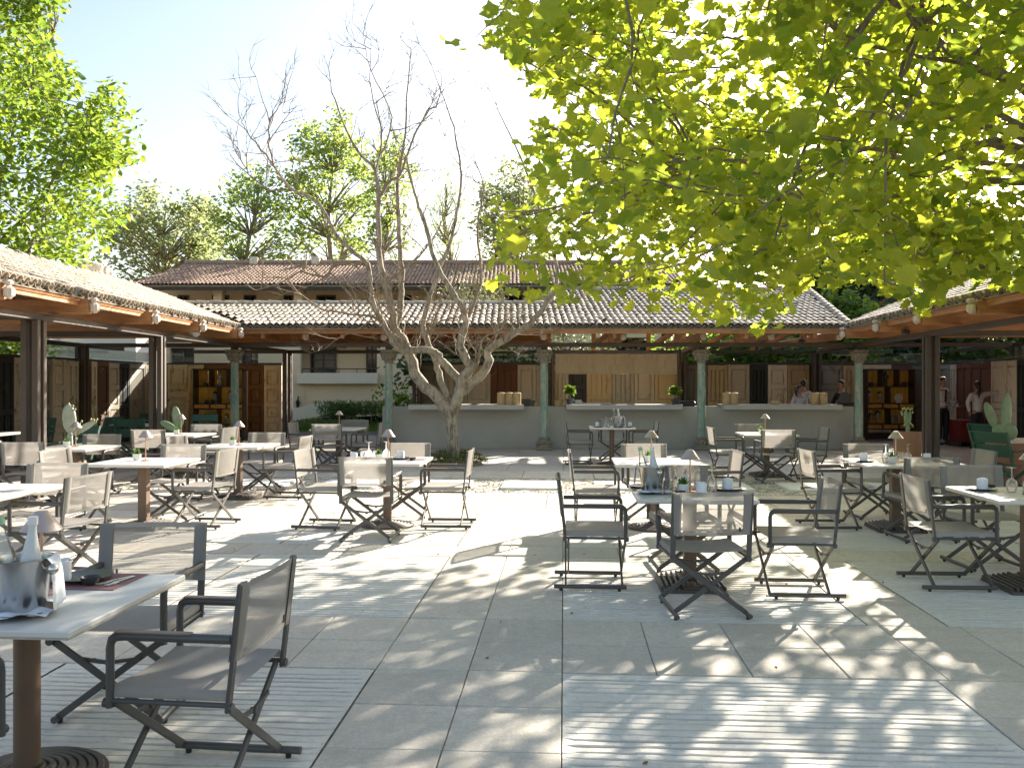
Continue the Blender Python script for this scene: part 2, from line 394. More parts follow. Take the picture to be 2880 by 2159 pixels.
def door_mat(name, c, under, amount=.5):
    m, t, b, o = nodes(name)
    oi = N(t, 'ShaderNodeObjectInfo'); va = N(t, 'ShaderNodeVectorMath', operation='ADD'); sc = N(t, 'ShaderNodeVectorMath', operation='SCALE')
    sc.inputs[0].default_value = (37, 53, 71); t.links.new(oi.outputs['Random'], sc.inputs['Scale']); t.links.new(sc.outputs[0], va.inputs[0]); t.links.new(N(t, 'ShaderNodeTexCoord').outputs['Object'], va.inputs[1]); vv = va.outputs[0]
    f = noise(t, 3.2, 7, .72, vv, stretch=(1, 1, .45), dist=.8); g = noise(t, 11, 5, .7, vv, stretch=(1.2, 1.2, .2)); h = noise(t, .9, 2, .5, vv)
    col = mix(t, tuple(x * .82 for x in c), tuple(x * 1.12 for x in c), h)
    col = mix(t, col, tuple(x * .62 for x in c), mth(t, 'MULTIPLY', ramp(t, g, .5, .75), .5))
    col = mix(t, col, under, mth(t, 'MULTIPLY', ramp(t, f, .60 - amount * .06, .66 - amount * .04), .9))
    hs = N(t, 'ShaderNodeHueSaturation'); mr = N(t, 'ShaderNodeMapRange'); mr.inputs[3].default_value = .86; mr.inputs[4].default_value = 1.12
    t.links.new(oi.outputs['Random'], mr.inputs[0]); t.links.new(mr.outputs[0], hs.inputs['Value']); t.links.new(col, hs.inputs['Color'])
    t.links.new(hs.outputs[0], b.inputs['Base Color']); b.inputs['Roughness'].default_value = .75; bump(t, b, g, .35, .006); return m
DOORS = {'cream': door_mat('door cream paint', (.66, .57, .43), (.22, .15, .09), .4), 'beige': door_mat('door beige paint', (.52, .44, .33), (.27, .20, .13), .3),
 'grey': door_mat('door grey weathered', (.35, .315, .255), (.16, .12, .085), .6), 'dark': door_mat('door blackish green', (.030, .034, .032), (.08, .06, .045), .2),
 'brown': door_mat('door brown wood', (.125, .068, .037), (.20, .12, .07), .4), 'ochre': door_mat('door ochre wood', (.48, .36, .20), (.26, .17, .08), .7),
 'rust': door_mat('door red brown', (.16, .058, .026), (.09, .04, .02), .5), 'olive': door_mat('door olive grey', (.19, .175, .125), (.09, .07, .05), .4)}
# ------------------------------------------------------------------ ground and paving
rnd = random.Random(11)
MB().box((0, 60, -.35), (700, 700, .5)).build('ground', M['soil'], kind='structure')
PAV = MB().box((.5, 8, -.0425), (22, 32, .06)).build('paving', M['grout'], kind='structure')
PAV.rotation_euler = (0, 0, -R(3.505))
TS = .5225
TILE = [MB().rbox((0, 0, -.02), (TS - .0055, TS - .0055, .04), .004).mesh('paving_tile', M['tile'], 30)]
def tile(u, v):
    ob('tile', TILE[0], PAV, (u, v, rnd.uniform(-.0016, .0016)), (rnd.uniform(-.003, .003), rnd.uniform(-.003, .003), rnd.choice((0, 1, 2, 3)) * math.pi / 2))
def sm_noise(n, step, seed, amp):
    r = np.random.RandomState(seed); k = max(3, int(n / step) + 3); p = r.uniform(-1, 1, k)
    return amp * np.interp(np.linspace(0, k - 1.001, n), np.arange(k), p)
def ribbed(u0, u1, v0, v1, seed):
    b = MB(); w = u1 - u0; nu = max(12, int(w / .055)); us = np.linspace(u0 + .004, u1 - .004, nu + 1); r = np.random.RandomState(seed)
    rows = []; v = v0 + .014; z0 = np.zeros(nu + 1)
    edge = np.clip(np.minimum(us - u0 - .035 - sm_noise(nu + 1, 3, seed, .02), u1 - us - .04) / .03, 0, 1)
    rows.append((np.full(nu + 1, v), z0 - .013)); rows.append((np.full(nu + 1, v + .006), z0 - .002)); v += .035 + r.uniform(0, .02)
    i = 0
    while v < v1 - .075:
        c = v + sm_noise(nu + 1, 3, seed * 97 + i, .0045) + sm_noise(nu + 1, 9, seed * 31 + i, .006)
        wd = .0095 + r.uniform(-.003, .006) + sm_noise(nu + 1, 2, seed * 7 + i, .0045); d = (.0115 + sm_noise(nu + 1, 2.5, seed * 5 + i, .006) + r.uniform(-.004, .003)) * edge
        d = np.clip(d, 0, .0115)
        top = sm_noise(nu + 1, 3, seed * 3 + i, .0016)
        rows += [(c - wd, top - .0015), (c - wd * .55, -d * .95), (c + wd * .55, -d), (c + wd, top - .001)]
        v += .066 + r.uniform(-.008, .008); i += 1
    rows.append((np.full(nu + 1, v1 - .016), z0 - .002)); rows.append((np.full(nu + 1, v1 - .012), z0 - .013))
    for (vv, zz) in rows:
        for k in range(nu + 1): b.v.append((us[k], vv[k], zz[k]))
    n = nu + 1
    for j in range(len(rows) - 1):
        for k in range(nu): b.f.append((j*n+k, j*n+k+1, j*n+n+k+1, j*n+n+k))
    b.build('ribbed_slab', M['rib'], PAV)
PC = [(-8.72, -6.70), (-6.69, -5.17), (-4.63, -2.86), (-2.85, -1.06), (-.012, 2.008), (2.535, 4.55), (4.56, 6.55)]
PR = [(2.66, 4.75), (5.80, 7.885), (8.41, 10.5)]
for i, (a, c) in enumerate(PC):
    for j, (d, e) in enumerate(PR): ribbed(a, c, d, e, 3 + i * 5 + j)
for k, v in enumerate((5.011, 5.534, 8.146, 10.76)):
    for i in range(-16, 13): tile(-.012 + (i + .5) * TS, v)
for (d, e) in PR:
    for q in range(4):
        v = d + (q + .5) * TS
        for u in (-.796, -.273, 2.272, -4.9): tile(u, v)
# worn limestone row, gravel bed with white slabs, long slabs, then large tiles up to the bar
u = -8.0
while u < 8:
    w = rnd.uniform(.5, 1.2)
    for v0, v1 in ((11.04, 11.72), (11.73, 12.5)):
        MB().rbox((u + w / 2, (v0 + v1) / 2, -.025), (w - .012, v1 - v0 - .012, .05), .006).build('limestone_slab', M['travertine'], PAV, (0, 0, rnd.uniform(-.001, .002)))
    u += w
g = MB().grid(lambda a, c: Vector((-8.2 + 16 * a, 12.5 + 2 * c, -.012 + rnd.uniform(-.006, .006))), 120, 16)
for i in range(5200):
    x, y, s = rnd.uniform(-7, 7), rnd.uniform(12.52, 14.48), rnd.uniform(.008, .022)
    g.ball((x, y, -.004), (s, s * rnd.uniform(.6, 1), s * .55), 5, 3)
g.build('gravel_bed', M['gravel'], PAV, kind='stuff')
u = -6.79
while u < 6:
    MB().rbox((u + .48, 13.45, -.005), (.94, .98, .06), .01).build('white_slab', M['whitestone'], PAV); u += 1.45
u = -8.2
while u < 8.4:
    MB().rbox((u + .62, 15.12, -.022), (1.23, 1.22, .045), .006).build('grey_slab', M['travertine'], PAV, (0, 0, rnd.uniform(-.001, .001))); u += 1.245
big = MB().rbox((0, 0, -.02), (1.037, 1.037, .04), .005).mesh('large_tile', M['tile'], 30)
for i in range(-8, 9):
    for j in range(5): ob('large_tile', big, PAV, (i * 1.045 + .5, 16.27 + j * 1.045, rnd.uniform(-.0015, .0015)))
for nm, x0, x1, y0, y1 in (('left', -14, -6.55, 4, 27), ('back', -6.55, 9.0, 21.03, 27), ('right', 8.0, 15, 4, 27)):
    b = MB()
    if nm == 'right': b.add([(7.0, 4, .006), (15, 4, .006), (15, 27, .006), (9.0, 27, .006), (7.0, 4, -.2), (15, 4, -.2), (15, 27, -.2), (9.0, 27, -.2)], [(0, 1, 2, 3), (0, 4, 5, 1), (1, 5, 6, 2), (2, 6, 7, 3), (3, 7, 4, 0)])
    else: b.box(((x0 + x1) / 2, (y0 + y1) / 2, -.097), (x1 - x0, y1 - y0, .2 + (.006 if nm == 'left' else .0)))
    b.build('pavilion_floor', M['concrete'], kind='structure')
MB().grid(lambda a, c: Vector((-24 + 52 * a, 27 + 22 * c, .02 + .25 * c + .04 * math.sin(a * 40) * c)), 40, 20).build('lawn', M['lawn'], kind='structure')

# ------------------------------------------------------------------ roof of barrel tiles
def barrel(L, r0, r1, th=.011, seg=6, ang=1.45):
    b = MB()
    for y, r, dz in ((0, r0, .018), (L, r1, 0)):
        for rr in (r, r - th):
            for i in range(seg + 1):
                a = -ang + 2 * ang * i / seg; b.v.append((rr * math.sin(a), y, rr * math.cos(a) - r * .35 + dz))
    n = seg + 1
    for i in range(seg):
        b.f += [(i, i+1, 2*n+i+1, 2*n+i), (n+i+1, n+i, 3*n+i, 3*n+i+1), (i+1, i, n+i, n+i+1)]
    b.f += [(0, 2*n, 3*n, n), (seg, n+seg, 3*n+seg, 2*n+seg)]
    return b
TL = barrel(.50, .077, .066)
TILE_ME = [TL.mesh('roof_tile', M['tilestone'], 50)]
def roof(root, O, A, U, na, nr, pitch=.152, exp=.405, keep=None, limit=300, W0=None):
    'cover tiles (the largest in view one by one) and pan tiles on the plane through O, A along the eave, U up the slope'
    A = Vector(A).normalized(); U = Vector(U).normalized(); Nn = A.cross(U); m3 = Matrix((A, U, Nn)).transposed()
    spots = []; pans = MB(); w = W0 or Matrix.Identity(4)
    for i in range(na):
        for j in range(nr):
            p = Vector(O) + A * (i + .5) * pitch + U * (j * exp - .03)
            p = p + A * rnd.uniform(-.006, .006) + U * rnd.uniform(-.028, .028)
            q = w @ p
            if keep and not keep(q): continue
            m = m3 @ Euler((rnd.uniform(-.012, .012), rnd.uniform(-.09, .09), rnd.uniform(-.04, .04))).to_matrix()
            spots.append((q, p + Nn * .045, m))
            pm = m3 @ Euler((0, math.pi + rnd.uniform(-.04, .04), rnd.uniform(-.02, .02))).to_matrix()
            pv = [pm @ Vector(v) + p + A * pitch / 2 + Nn * .05 - U * .012 for v in TL.v]
            pans.add(pv, TL.f)
    def big(s):
        x, y, z = s[0]; px = 1440 + 2400 * x / max(y, .1)
        return (0 if 0 < px < 2880 else 1, s[0].length)
    spots.sort(key=big); rest = MB()
    for q, p, m in spots[:limit]:
        o = ob('roof_tile', TILE_ME[0], root, p); o.rotation_euler = m.to_euler()
    for q, p, m in spots[limit:]: rest.add([m @ Vector(v) + p for v in TL.v], TL.f)
    if rest.f: rest.build('roof_tiling', M['tilestone'], root, smooth=50, kind='stuff')
    pans.build('channel_tiling', M['tilebed'], root, smooth=50, kind='stuff')
RIDGE_ME = barrel(.44, .10, .09).mesh('ridge_tile', M['tilestone'], 50)
def ridge(root, a, b, roll=0):
    a, b = Vector(a), Vector(b); L = (b - a).length; d = (b - a) / L; n = int(L / .38)
    x = d.cross(Vector((0, 0, 1))).normalized(); m = Matrix((x, d, x.cross(d))).transposed()
    for i in range(n):
        o = ob('ridge_tile', RIDGE_ME, root, a + d * (i * .38) + Vector((0, 0, .03))); o.rotation_euler = (m @ Euler((0, rnd.uniform(-.05, .05), rnd.uniform(-.03, .03))).to_matrix()).to_euler()
def slab_between(b, p0, p1, p2, p3, th):
    n = (Vector(p1) - Vector(p0)).cross(Vector(p3) - Vector(p0)).normalized() * th
    vs = [Vector(p) for p in (p0, p1, p2, p3)]; vs += [p - n for p in vs]
    return b.add(vs, [(0, 1, 2, 3), (7, 6, 5, 4), (0, 4, 5, 1), (1, 5, 6, 2), (2, 6, 7, 3), (3, 7, 4, 0)])
POST_ME = MB().rbox((0, 0, 1.25), (.084, .084, 2.5), .007).mesh('steel_post', M['steel'], 30)
def posts(root, x, y, z=2.495, four=True, dark=False):
    for dx in (-.078, .078):
        for dy in ((-.078, .078) if four else (0,)):
            o = ob('steel_post', POST_ME, root, (x + dx, y + dy, 0)); o.scale = (1, 1, z / 2.5)
def beam_end():
    b = MB(); b.rbox((0, .01, .082), (.115, .10, .065), .022); b.rbox((0, 0, -.035), (.155, .11, .165), .04); return b.mesh('beam_end', M['white_end'], 30)
END_ME = beam_end()
SL = .34
def wing(name, label, root_loc, rz, sg, y0, y1, ties, post_y, xp, span, keep, ev_limit):
    root = thing(name, label, 'pavilion', root_loc, rz, 'tiled pavilions round the courtyard'); X = lambda x: sg * x
    w = Matrix.Translation(root_loc) @ Matrix.Rotation(rz, 4, 'Z')
    EZ, RX = 2.90, 3.61; RZ = EZ + SL * RX
    s = math.hypot(1, SL)
    if sg < 0: O, A = (X(0), y0, EZ), (0, 1, 0)
    else: O, A = (X(0), y1, EZ), (0, -1, 0)
    roof(root, O, A, (X(1), 0, SL), int((y1 - y0) / .152), int(RX * s / .405) + 1, keep=keep, limit=ev_limit, W0=w)
    bed = MB(); 
    slab_between(bed, (X(-.03), y0, EZ - .03), (X(-.03), y1, EZ - .03), (X(RX), y1, RZ - .03), (X(RX), y0, RZ - .03), .02 * -sg)
    slab_between(bed, (X(RX), y0, RZ + .03), (X(RX), y1, RZ + .03), (X(5.4), y1, RZ - SL * 1.79), (X(5.4), y0, RZ - SL * 1.79), .03 * -sg)
    bed.build('tile_bed', M['tilebed'], root)
    ridge(root, (X(RX), y0, RZ + .04), (X(RX), y1 - .2, RZ + .04))
    for q in range(21):                                             # ceiling boards, both slopes
        x = .06 + q * .174; z = EZ - .078 + SL * x
        MB().bar((X(x), y0, z), (X(x), y1, z), .168, .022, (X(-SL), 0, 1)).build('ceiling_board', M['plank'], root)
        if q < 10:
            x2 = RX + .09 + q * .174; z2 = RZ - .05 - SL * (x2 - RX)
            MB().bar((X(x2), y0, z2), (X(x2), y1, z2), .168, .022, (X(SL), 0, 1)).build('ceiling_board', M['plank'], root)
    MB().rbox((X(.02), (y0 + y1) / 2, 2.80), (.045, y1 - y0, .105), .006).build('fascia', M['timber'], root)
    for y in ties:
        t = MB().rbox((X((span - .12) / 2), y, 2.735), (span + .15, .13, .21), .012).build('tie_beam', M['timber'], root)
        ob('beam_end', END_ME, t, (X(-.20), y, 2.755), (0, 0, math.pi / 2))
        MB().bar((X(.08), y, EZ - .17 + SL * .08), (X(RX), y, RZ - .17), .10, .15, (X(-SL), 0, 1)).build('rafter', M['timber'], root)
        MB().bar((X(1.0), y, 2.84), (X(1.9), y, EZ + SL * 1.9 - .24), .09, .11).build('strut', M['timber'], root)
        MB().bar((X(2.6), y, 2.84), (X(2.6), y, EZ + SL * 2.6 - .24), .09, .10, (0, 1, 0)).build('strut', M['timber'], root)
    MB().rbox((X(xp), (y0 + y1) / 2, 2.545), (.13, y1 - y0 - .3, .10), .008).build('steel_beam', M['steel'], root)
    MB().rbox((X(span), (y0 + y1) / 2, 2.545), (.13, y1 - y0 - .3, .10), .008).build('steel_beam', M['steel_dark'], root)
    for y in post_y:
        posts(root, X(span), y, dark=True)
        if y < 20: posts(root, X(xp), y)
        MB().rbox((X((xp + span) / 2), y, 2.545), (span - xp - .25, .11, .10), .008).build('steel_beam', M['steel'], root)
    return root
LW = wing('tiled_pavilion', 'open pavilion with sunlit pale tiled roof and brown steel posts', (-6.33, 0, 0), 0, -1, 7.2, 23.2, (8.25, 10.4, 12.54, 14.70, 16.95, 19.3), (7.8, 11.97, 16.15, 20.9), .38, 4.2,
     lambda q: q.x > -6.33 - .853 * 0 - 99 and (q.y < 19.80 or q.x < -6.33 - .853 * (q.y - 19.75)) and q.y > 9.2, 300)
RW = wing('tiled_pavilion', 'shaded open pavilion with tiled roof, half hidden by plane branches', (5.81, 0, 0), -R(5.43), 1, 9.0, 24.2, (10.6, 12.7, 14.83, 17.0, 19.26), (11.9, 16.15, 20.9), .53, 4.3,
     lambda q: q.y < 19.85 or q.x > 7.75 + .8 * (q.y - 19.85), 300)

# ------------------------------------------------------------------ pavilion over the bar
CP = thing('bar_pavilion', 'long tiled pavilion over the bar on turquoise columns', 'pavilion', (0, 0, 0), 0, 'tiled pavilions round the courtyard')
EY, EZ, CS = 19.72, 2.915, .262
def kc(q):
    if q.x < -6.33 - .853 * (q.y - 19.72) + .05: return False
    if q.x > 7.72 + .17 * (q.y - 19.72): return False
    return q.y < (22.43 if q.x < 1.15 else 24.88)
roof(CP, (-9.0, EY, EZ), (1, 0, 0), (0, 1, CS), 118, 15, keep=kc, limit=300)
bed = MB(); GY, GZ = 22.5, EZ + CS * 2.78; TY, TZ = 24.94, EZ + CS * 5.22
slab_between(bed, (-6.3, EY, EZ - .03), (1.15, EY, EZ - .03), (1.15, GY, GZ - .03), (-8.86, GY, GZ - .03), .03)
slab_between(bed, (1.15, EY, EZ - .03), (7.72, EY, EZ - .03), (8.62, TY, TZ - .03), (1.15, TY, TZ - .03), .03)
slab_between(bed, (-8.86, GY, GZ), (1.15, GY, GZ), (1.15, 25.7, EZ - .03), (-10.5, 25.7, EZ - .03), .03)
bed.build('tile_bed', M['tilebed'], CP)
ridge(CP, (-8.7, GY, GZ + .05), (1.15, GY, GZ + .05)); ridge(CP, (1.15, TY, TZ + .05), (8.6, TY, TZ + .05))
ridge(CP, (7.78, EY, EZ + .06), (8.66, TY, TZ + .06)); ridge(CP, (1.12, GY, GZ + .06), (1.12, TY, TZ + .06))
for q in range(17):
    y = EY + .05 + q * .174; z = EZ - .085 + CS * (y - EY)
    MB().bar((-6.4 - .5 * q * .174, y, z), (1.12, y, z), .168, .022, (0, -CS, 1)).build('ceiling_board', M['plank'], CP)
    y2 = GY + .09 + q * .174; z2 = GZ - .07 - CS * (y2 - GY)
    MB().bar((-9.5, y2, z2), (1.12, y2, z2), .168, .022, (0, CS, 1)).build('ceiling_board', M['plank'], CP)
MB().rbox((.75, EY + .05, 2.822), (14.1, .045, .115), .006).build('fascia', M['timber'], CP)
MB().rbox((.9, 20.65, 2.545), (15.2, .13, .10), .008).build('steel_beam', M['steel'], CP)
MB().rbox((.9, 25.1, 2.545), (20.5, .13, .10), .008).build('steel_beam', M['steel_dark'], CP)
REAR = (-6.6, -2.8, 1.12, 5.0, 8.95)
COLX = (-6.71, -2.98, .778, 4.58, 8.39)
for x, xr in zip(COLX, REAR):
    posts(CP, xr, 25.1)
    MB().bar((x, 20.72, 2.545), (xr, 25.0, 2.545), .10, .10).build('steel_beam', M['steel'], CP)
for x in (-4.89, -3.03, -1.1, .757, 2.64, 4.54, 6.14, 7.75):
    t = MB().rbox((x, 22.6, 2.735), (.13, 4.7, .19), .012).build('tie_beam', M['timber'], CP)
    ob('beam_end', END_ME, t, (x, 20.2, 2.755))
for x in (-5.8, -3.95, -2.05, -.15):
    MB().bar((x, 19.85, EZ - .19), (x, GY, GZ - .19), .09, .14, (0, -CS, 1)).build('rafter', M['timber'], CP)
    MB().bar((x, 25.4, EZ - .19), (x, GY + .06, GZ - .19), .09, .14, (0, CS, 1)).build('rafter', M['timber'], CP)
for x in (2.39, 4.0, 5.45, 7.05):
    MB().bar((x, 20.66, 2.6), (x, 20.66, 2.98), .13, .13, (0, 1, 0)).build('strut', M['timber'], CP)
    MB().bar((x, 19.85, EZ - .19), (x, 24.7, EZ - .19 + CS * 4.85), .09, .14, (0, -CS, 1)).build('rafter', M['timber'], CP)
    MB().bar((x - .2, 23.3, 2.62), (x + .35, 21.2, 3.12), .09, .11).build('strut', M['timber'], CP)
    MB().rbox((x, 25.0, 3.45), (.12, .12, 1.75), .01).build('strut', M['timber'], CP)
# columns: shaft, carved capital and base
def column(x, sq):
    b = MB(); n = 8 if sq else 12
    b.lathe([(.095, .30), (.10, .36), (.098, 1.2), (.090, 2.05), (.094, 2.08), (.094, 2.12)], n, (x, 20.65, 0), Matrix.Rotation(math.pi / 8, 3, 'Z') if sq else None)
    s = b.build('column', M['col'], CP, smooth=(20 if sq else 50))
    c = MB(); r = random.Random(int(x * 10))
    c.lathe([(.098, 2.10), (.118, 2.125), (.105, 2.15), (.112, 2.18), (.165, 2.26), (.20, 2.33), (.17, 2.36), (.178, 2.375)], 16, (x, 20.65, 0))
    c.rbox((x, 20.65, 2.40), (.36, .36, .055), .015)
    for k in range(8):                                              # curled leaves and volutes
        a = k * math.pi / 4 + math.pi / 8; d = Vector((math.cos(a), math.sin(a), 0))
        c.ball(Vector((x, 20.65, 2.345)) + d * .185, (.042, .042, .042), 7, 5); c.ball(Vector((x, 20.65, 2.22)) + d * .135, (.045, .045, .06), 6, 4)
        a += math.pi / 8; d = Vector((math.cos(a), math.sin(a), 0)); c.ball(Vector((x, 20.65, 2.29)) + d * .155, (.045, .045, .05), 6, 4)
    c.build('capital', M['carved'], s, smooth=45)
    MB().rbox((x, 20.65, 2.463), (.15, .15, .066), .006).build('bearing_block', M['steel_dark'], s)
    c = MB(); c.rbox((x, 20.65, .035), (.40, .40, .07), .02); c.lathe([(.185, .07), (.195, .10), (.18, .13), (.145, .15), (.165, .18), (.175, .21), (.15, .235), (.125, .25), (.14, .275), (.135, .30), (.10, .32)], 16, (x, 20.65, 0))
    for k in range(10):
        a = k * math.pi / 5; c.ball((x + .165 * math.cos(a), 20.65 + .165 * math.sin(a), .17), (.04, .04, .05), 6, 4)
    c.build('base', M['carved'], s, smooth=40)
for i, x in enumerate(COLX): column(x, i in (0, 1, 2))
# lights and speaker under the eaves
def spot(x, y, z, rz):
    t = thing('spotlight', '', 'spotlight', (x, y, z), rz); b = MB(); b.tube([(0, -.07, 0), (0, .07, 0)], .045, 10); b.bar((0, 0, 0), (0, 0, .10), .02, .02, (0, 1, 0))
    b.build('lamp_body', M['darkgrey'], t, smooth=40); return t
for x, y, z, rz, lab in ((-7.0, 12.3, 2.90, 1.2, 'dark spotlight on the tie beam over the first sunlit steel posts'), (-7.0, 16.7, 2.90, 1.2, 'dark spotlight on the tie beam above second sunlit steel posts'),
        (7.75, 16.8, 2.62, -1.2, 'dark spotlight under the shaded pavilion eave near steel posts'), (6.9, 20.3, 2.62, .6, 'dark spotlight under the bar eave beside the end column')):
    spot(x, y, z, rz)['label'] = lab
b = MB().rbox((0, 0, 0), (.16, .30, .30), .05); b.build('speaker', M['white_paint'], None, (-6.66, 17.9, 2.74), smooth=40, label='white wall speaker hung between beam ends of the sunlit pavilion', cat='speaker')

# ------------------------------------------------------------------ walls made of old doors
def door_mesh(w, h, style, mk):
    b = MB(); b.box((0, .012, h / 2), (w - .012, .03, h)); f = -.028; s = .085
    if style == 3:
        n = max(2, int(w / .14)); 
        for i in range(n): b.rbox((-w / 2 + (i + .5) * w / n, f, h / 2), (w / n - .012, .016, h), .005)
        for z in (.35, h * .55, h - .22): b.rbox((0, f - .012, z), (w - .05, .02, .10), .005)
    else:
        for x in (-w / 2 + s / 2 + .006, w / 2 - s / 2 - .006): b.box((x, f, h / 2), (s, .05, h))
        zs = {0: (.10, .72, 1.05, h - .07), 1: (.10, 1.0, h - .07), 2: (.10, .52, .98, 1.5, h - .07)}[style]
        for z in zs: b.box((0, f, z), (w - 2 * s - .012, .05, .12))
        if style == 1 and w > .5: b.box((0, f, h / 2), (.08, .046, h - .1))
        zz = list(zs)
        for z0, z1 in zip(zz[:-1], zz[1:]):
            xs = ((0, w - 2 * s - .09),) if not (style == 1 and w > .5) else ((-w / 4 + .02, w / 2 - s - .10), (w / 4 - .02, w / 2 - s - .10))
            for xc, ww in xs: b.rbox((xc, -.017, (z0 + z1) / 2), (ww, .04, z1 - z0 - .18), .012)
    return b.mesh('door', DOORS[mk])
def door_wall(label, a, b, seq, h=2.17):
    'a, b: ends on the floor; seq: (fraction from, fraction to, finish, style)'
    a, b = Vector((*a, 0)), Vector((*b, 0)); L = (b - a).length; rz = math.atan2(b.y - a.y, b.x - a.x)
    root = thing('door_wall', label, 'wall', a, rz, 'partition walls made of old doors')
    for f0, f1, mk, st in seq:
        x0, x1 = f0 * L, f1 * L
        ob('door', door_mesh(x1 - x0 - .004, h - rnd.uniform(0, .03), st, mk), root, ((x0 + x1) / 2, rnd.uniform(-.02, .015), .01))
    MB().rbox((L / 2, 0, h + .03), (L, .07, .055), .005).build('top_rail', M['steel_dark'], root)
    MB().box((L / 2, .04, h / 2), (L, .02, h)).build('backing', M['steel_dark'], root)
    MB().box((L / 2, .0, (h + 2.53) / 2 + .03), (L, .008, 2.49 - h - .06)).build('glass_pane', M['water'], root)
    return root
def by_px(lst, Y, x0, x1):
    return [((PX(p0, Y) - x0) / (x1 - x0), (PX(p1, Y) - x0) / (x1 - x0), mk, st) for p0, p1, mk, st in lst]
Yb = 25.32
x0, x1 = PX(420, Yb), PX(794, Yb)
door_wall('cream and brown old doors standing behind the amber shelf by the lawn', (x0, Yb), (x1, Yb), by_px([(420, 472, 'beige', 0), (472, 529, 'cream', 2), (529, 575, 'cream', 0), (575, 640, 'brown', 1), (640, 695, 'brown', 0), (695, 743, 'brown', 2), (743, 794, 'beige', 2)], Yb, x0, x1))
x0, x1 = PX(1172, Yb), PX(2640, Yb)
door_wall('long row of mismatched old doors behind the bar counter', (x0, Yb), (x1, Yb), by_px([(1172, 1250, 'olive', 0), (1250, 1315, 'beige', 1), (1315, 1380, 'beige', 0), (1380, 1418, 'rust', 3), (1418, 1455, 'rust', 3),
    (1455, 1550, 'beige', 1), (1550, 1599, 'beige', 1), (1599, 1649, 'dark', 2), (1649, 1721, 'ochre', 3), (1721, 1783, 'grey', 1), (1783, 1840, 'beige', 0), (1840, 1912, 'ochre', 0), (1912, 1962, 'olive', 0), (1962, 1989, 'olive', 1),
    (1989, 2046, 'ochre', 1), (2046, 2107, 'beige', 0), (2107, 2158, 'dark', 1), (2158, 2213, 'cream', 2), (2213, 2275, 'ochre', 2), (2275, 2300, 'dark', 0), (2300, 2369, 'grey', 2), (2369, 2425, 'ochre', 1), (2425, 2505, 'cream', 1), (2505, 2562, 'rust', 1), (2562, 2640, 'olive', 1)], Yb, x0, x1))
ys = [15.0, 16.4, 17.55, 18.10, 18.55, 19.3, 19.6, 20.2, 20.8, 21.45, 21.75, 22.35, 22.95, 23.6, 24.6, 25.3]
fin = ['brown', 'cream', 'dark', 'cream', 'dark', 'grey', 'cream', 'cream', 'brown', 'cream', 'brown', 'cream', 'dark', 'grey', 'beige']
a = 15.0; L_ = ys[-1] - a
door_wall('cream, brown and blackish old doors closing the sunlit pavilion', (-10.62, a), (-10.62, ys[-1]), [((y0 - a) / L_, (y1 - a) / L_, k, (0, 2, 1, 0, 2)[i % 5]) for i, (y0, y1, k) in enumerate(zip(ys[:-1], ys[1:], fin))])
A = Vector((12.75, 25.3)); B = Vector((11.2, 16.3)); L_ = (A - B).length
fr = [0, .09, .15, .27, .43, .52, .60, .66, .78, .9, 1.0]; fn_ = ['grey', 'cream', 'rust', 'rust', 'cream', 'cream', 'dark', 'ochre', 'dark', 'olive']
door_wall('dim old doors closing the shaded pavilion behind the waiters', A, B, [(p, q, k, (0, 1, 1, 1, 0)[i % 5]) for i, (p, q, k) in enumerate(zip(fr[:-1], fr[1:], fn_))])
# a loose door leaning beside the amber shelf
b = door_mesh(.62, 1.35, 0, 'cream'); ob('old_door', b, None, (PX(500, 24.9), 24.9, .01), (-.09, 0, .05), 'short cream panelled door leaning against the door wall', 'door')

# ------------------------------------------------------------------ bar counter
BC = thing('bar_counter', 'long grey cement bar counter with three overhanging ledges', 'bar counter', (0, 0, 0))
MB().rbox((2.62, 21.24, .525), (11.64, .36, 1.05), .012).build('counter_wall', M['counter'], BC)
for xa, xb in ((-2.52, .29), (1.32, 4.14), (5.14, 8.02)):
    MB().rbox(((xa + xb) / 2, 21.08, 1.036), (xb - xa, .78, .125), .008).build('counter_ledge', M['slab'], BC)
# ------------------------------------------------------------------ villa behind the courtyard
VL = thing('villa', 'cream two storey villa with brown tiled roof behind the courtyard', 'building', (0, 0, 0))
VY = 36.0
def vx(p, Y=VY): return PX(p, Y)
def vz(p, Y=VY): return CAM_H - (p - 1079.5) / 2400 * Y
xa, xb = vx(396), vx(1860)
def wall_with_holes(name, m, y, x0, x1, z0, z1, holes, th=.3):
    'front wall made of strips, so that openings are real'
    b = MB(); xs = sorted({x0, x1, *[h[0] for h in holes], *[h[1] for h in holes]})
    for a, c in zip(xs[:-1], xs[1:]):
        cuts = sorted((h[2], h[3]) for h in holes if h[0] <= a + 1e-6 and h[1] >= c - 1e-6); z = z0
        for q0, q1 in cuts + [(z1, z1)]:
            if q0 > z + 1e-4: b.box(((a + c) / 2, y + th / 2, (z + q0) / 2), (c - a, th, q0 - z))
            z = q1
    return b.build(name, m, VL)
ZU, ZE = vz(905), vz(797)
low_holes = [(vx(478), vx(546), vz(1052), vz(978)), (vx(676), vx(726), vz(1052), vz(975)), (vx(845), vx(1060), vz(1049), vz(962)), (vx(894), vx(1001), vz(1172), vz(1134)), (vx(1671), vx(1828), vz(1000), vz(949))]
wall_with_holes('wall', M['cream'], VY, xa, xb, -.3, ZU, low_holes)
MB().box(((xa + xb) / 2, VY + 1.9, (ZU + ZE) / 2 + .1), (xb - xa, .25, ZE - ZU + .6)).build('upper_wall', M['cream'], VL)
MB().box(((xa + xb) / 2, VY + 1.0, ZU - .12), (xb - xa - .1, 1.7, .2)).build('terrace_floor', M['cream_pale'], VL)
